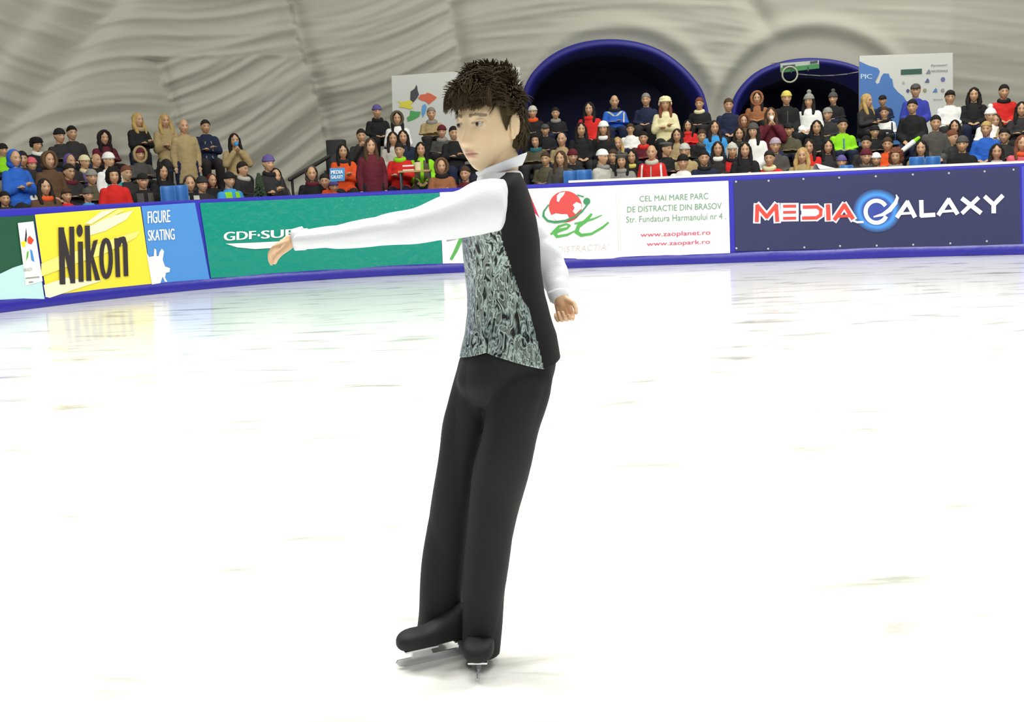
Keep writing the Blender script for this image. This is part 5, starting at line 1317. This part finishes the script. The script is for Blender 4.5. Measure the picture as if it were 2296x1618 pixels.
# black loudspeaker box and stair rail
p0 = at_off(730, 314, 2.9); p1 = at_off(772, 314, 2.9)
sp = empty('loudspeaker', (p0.x + .15, p0.y, TZ0 + TZ)); tag(sp, 'black box loudspeaker at the left end of the right stand', 'loudspeaker')
sp.location.z = TZ0 + TZ * 2 - .32
w = p1.x - p0.x; b_ = MB(); b_.box((p0.x, p0.y, sp.location.z), (p1.x, p0.y + .3, p0.z)); me = evaluated(b_.mesh(smooth=False), [('BEVEL', dict(width=.02, segments=2))]); child('cabinet', me, sp, mat('speaker_black', (26, 27, 28), .7, bump=.2, bscale=60), fix=False)
mb = MB()
for z in (.35, .75):
    mb.cone((p0.x + w / 2, p0.y - .012, p0.z - z), (p0.x + w / 2, p0.y + .01, p0.z - z), .10, .11, 24)
child('speaker_cone', mb, sp, mat('cone_grey', (44, 44, 46), .5))
hr0 = at_off(650, 402, .9); hr1 = at_off(737, 351, 2.3)
hd_ = empty('stair_rail', (hr0.x, hr0.y, 0)); tag(hd_, 'sloping black stair rail left of the loudspeaker box', 'rail')
child('bar', MB().chain([(hr0, .035), (hr1, .035)], 12), hd_, mat('rail_black', (30, 30, 32), .5))
for t in (.05, .5, .95):
    p = hr0.lerp(hr1, t); child('post', MB().cone((p.x, p.y, 0), p, .022, .022, 10), hd_, MATS['rail_black'])
# table with snack box
tp = at_off(893, 383, 1.15); tq_ = at_off(966, 380, 1.15)
tb = empty('folding_table', ((tp.x + tq_.x) / 2, tp.y, TZ0)); tag(tb, 'small wooden table with red and white box in front of the lime jacket', 'table')
mb = MB(); mb.box((tp.x, tp.y - .05, tp.z - .03), (tq_.x, tp.y + .30, tp.z)); child('tabletop', mb, tb, mat('table_wood', (190, 158, 96), .5, vary=.15))
for a in (.06, .94):
    for q in (0, .24): mb = MB(); x = lerp(tp.x, tq_.x, a); mb.cone((x, tp.y + q, TZ0), (x, tp.y + q, tp.z - .03), .018, .018, 10); child('leg', mb, tb, mat('steel', (120, 120, 125), .4, .8))
mb = MB(); a = lerp(tp.x, tq_.x, .14); b2 = lerp(tp.x, tq_.x, .48); mb.box((a, tp.y, tp.z), (b2, tp.y + .16, tp.z + .09))
bx_ = empty('snack_box', ((a + b2) / 2, tp.y, tp.z)); tag(bx_, 'red and white snack box on the small wooden table', 'box'); child('carton', mb, bx_, cm('wt')); mb = MB(); mb.box((a - .003, tp.y - .004, tp.z + .02), (b2 + .003, tp.y + .1, tp.z + .065)); child('red_band', mb, bx_, cm('rd'))
mb = MB(); mb.cone((lerp(tp.x, tq_.x, .60), tp.y + .06, tp.z), (lerp(tp.x, tq_.x, .60), tp.y + .06, tp.z + .13), .05, .06, 16); o_ = child('paper_cup', mb, empty('temporary_root'), cm('cr')); o_.parent = None; bpy.data.objects.remove(bpy.data.objects['temporary_root']); tag(o_, 'cream paper cup beside the red and white snack box', 'cup')
# placard
q0 = [at_off(x, y, .52) for x, y in ((739, 377), (773, 376), (773, 405), (740, 407))]
pl = empty('placard', (q0[2] + q0[3]) / 2); tag(pl, 'small blue placard with white letters held above a purple-jacketed child', 'placard')
mb = MB(); mb.add(q0 + [p + Vector((0, .02, 0)) for p in q0], [(0, 3, 2, 1), (4, 5, 6, 7), (0, 1, 5, 4), (1, 2, 6, 5), (2, 3, 7, 6), (3, 0, 4, 7)]); child('board', mb, pl, mat('placard_blue', (56, 140, 200), .5))
so = lambda px, py, off=0: at_off(px, py, .52 - off - .012 * 0)
texts('lettering', [text_mesh('MEDIA', [(742, 382), (769, 381), (769, 389), (742, 390)], so, .02, .04), text_mesh('GALAXY', [(742, 393), (769, 392), (769, 400), (742, 401)], so, .02, .04)], pl, Wt)
# blue seats between the people of the front row
def seat(xa, xb, yt, label):
    a = at_off(xa, yt, .62); b_ = at_off(xb, yt, .62); z = a.z; o = empty('stadium_seat', ((a.x + b_.x) / 2, a.y, TZ0)); tag(o, label, 'seat', 'blue stadium seats')
    mb = MB()
    d = (b_ - a); d.z = 0; n = Vector((-d.y, d.x, 0)).normalized()
    pr = [a + d * .02, a, b_, b_ - d * .02]
    def P(t, f, zz): v = a + d * t + n * f; return Vector((v.x, v.y, zz))
    zb = max(TZ0 + .42, 0)
    rr_ = [[P(t, .10 * (1 - (2 * t - 1) ** 2), lerp(zb, z, k) ) for t in [j / 12 for j in range(13)]] for k in (0, .4, .8, 1)]
    me = evaluated(mb.loft(rr_, close=False, caps=False).mesh(), [('SOLIDIFY', dict(thickness=.02)), ('SUBSURF', dict(levels=1))]); child('backrest', me, o, mat('seat_blue', (62, 118, 188), .45), fix=False)
    mb = MB(); w_ = d.length; mb.add([P(0, -.0, zb), P(1, 0, zb), P(1, -.22, zb + .01), P(0, -.22, zb + .01), P(0, 0, zb + .03), P(1, 0, zb + .03), P(1, -.22, zb + .04), P(0, -.22, zb + .04)], [(0, 3, 2, 1), (4, 5, 6, 7), (0, 1, 5, 4), (1, 2, 6, 5), (2, 3, 7, 6), (3, 0, 4, 7)]); child('seat', mb, o, MATS['seat_blue'])
    for t in (.1, .9): q = P(t, -.05, 0); child('leg', MB().cone((q.x, q.y, TZ0 if q.z > 9 else TZ0), (q.x, q.y, zb), .015, .015, 8), o, mat('steel', (120, 120, 125), .4, .8))
seat(360, 392, 416, 'blue seat left of the black and grey jacketed child'); seat(392, 420, 414, 'blue seat touching the black and grey jacketed child')
seat(1264, 1296, 382, 'blue seat below the maroon hat'); seat(1294, 1326, 380, 'blue seat left of the white knit cap and grey fur collar')
seat(2040, 2072, 351, 'blue seat below the smiling person in beige fur-trimmed coat'); seat(2076, 2108, 350, 'blue seat left of the charcoal beanie person'); seat(1884, 1912, 370, 'blue seat under the neon green jacket')
# white cloth over the barrier
a = at_off(1824, 366, .34); b_ = at_off(1886, 380, .30)
rg = []
for k in range(9):
    t = k / 8; x = lerp(a.x, b_.x + .05, t); y0 = path(x, .10).y; zt = lerp(a.z, b_.z - .04, t)
    rg.append([Vector((x, y0 - .06, BH + .036)), Vector((x, y0 + .01, lerp(BH, zt, .6))), Vector((x, y0 + .10, zt)), Vector((x, y0 + .30, zt - .02)), Vector((x, y0 + .38, BH - .2))])
cl = link('white_cloth', evaluated(MB().loft(rg, close=False, caps=False).mesh(), [('SOLIDIFY', dict(thickness=.012)), ('SUBSURF', dict(levels=2))]), None, cm('wt')); tag(cl, 'white cloth heaped on the barrier ledge right of the fair curls', 'cloth')
# flag stick
a = at_off(2023, 338, 1.0); b_ = at_off(2060, 309, 1.0); mdl = a.lerp(b_, .68)
fl2 = empty('rolled_flag', a); tag(fl2, 'rolled white flag with green tip pointing up beside smiling person in beige', 'flag')
child('cloth', MB().chain([(a, .035), (mdl, .042)], 14), fl2, cm('wt')); child('green_tip', MB().chain([(mdl, .038), (b_, .026)], 14), fl2, cm('ng'))
# little fir tree
tz = at_off(580, 396, .55); ft = empty('small_fir_tree', (tz.x, tz.y, 0)); tag(ft, 'small dark green fir tree behind the barrier in the gap between stands', 'tree')
child('trunk', MB().cone((tz.x, tz.y, 0), (tz.x, tz.y, tz.z), .03, .01, 10), ft, mat('bark', (70, 54, 40), .9))
mb = MB(); r_ = random.Random(5)
for k in range(900):
    h_ = r_.random() ** .8; z = lerp(.5, tz.z + .04, h_); R_ = lerp(.34, .03, h_) * 1.1; t = r_.uniform(0, 2 * PI); c = Vector((tz.x, tz.y, z)); d = Vector((math.cos(t), math.sin(t), -.25))
    s_ = Vector((-math.sin(t), math.cos(t), 0)) * .018; e_ = c + d * R_ * r_.uniform(.7, 1); st_ = c + d * R_ * .25
    mb.add([st_ - s_, st_ + s_, e_ + s_ * .3, e_ - s_ * .3, (st_ + e_) / 2 + Vector((0, 0, .03))], [(0, 1, 4), (1, 2, 4), (2, 3, 4), (3, 0, 4)])
child('foliage', mb, ft, mat('fir_green', (46, 66, 44), .8, vary=.3), fix=False)
build_people()
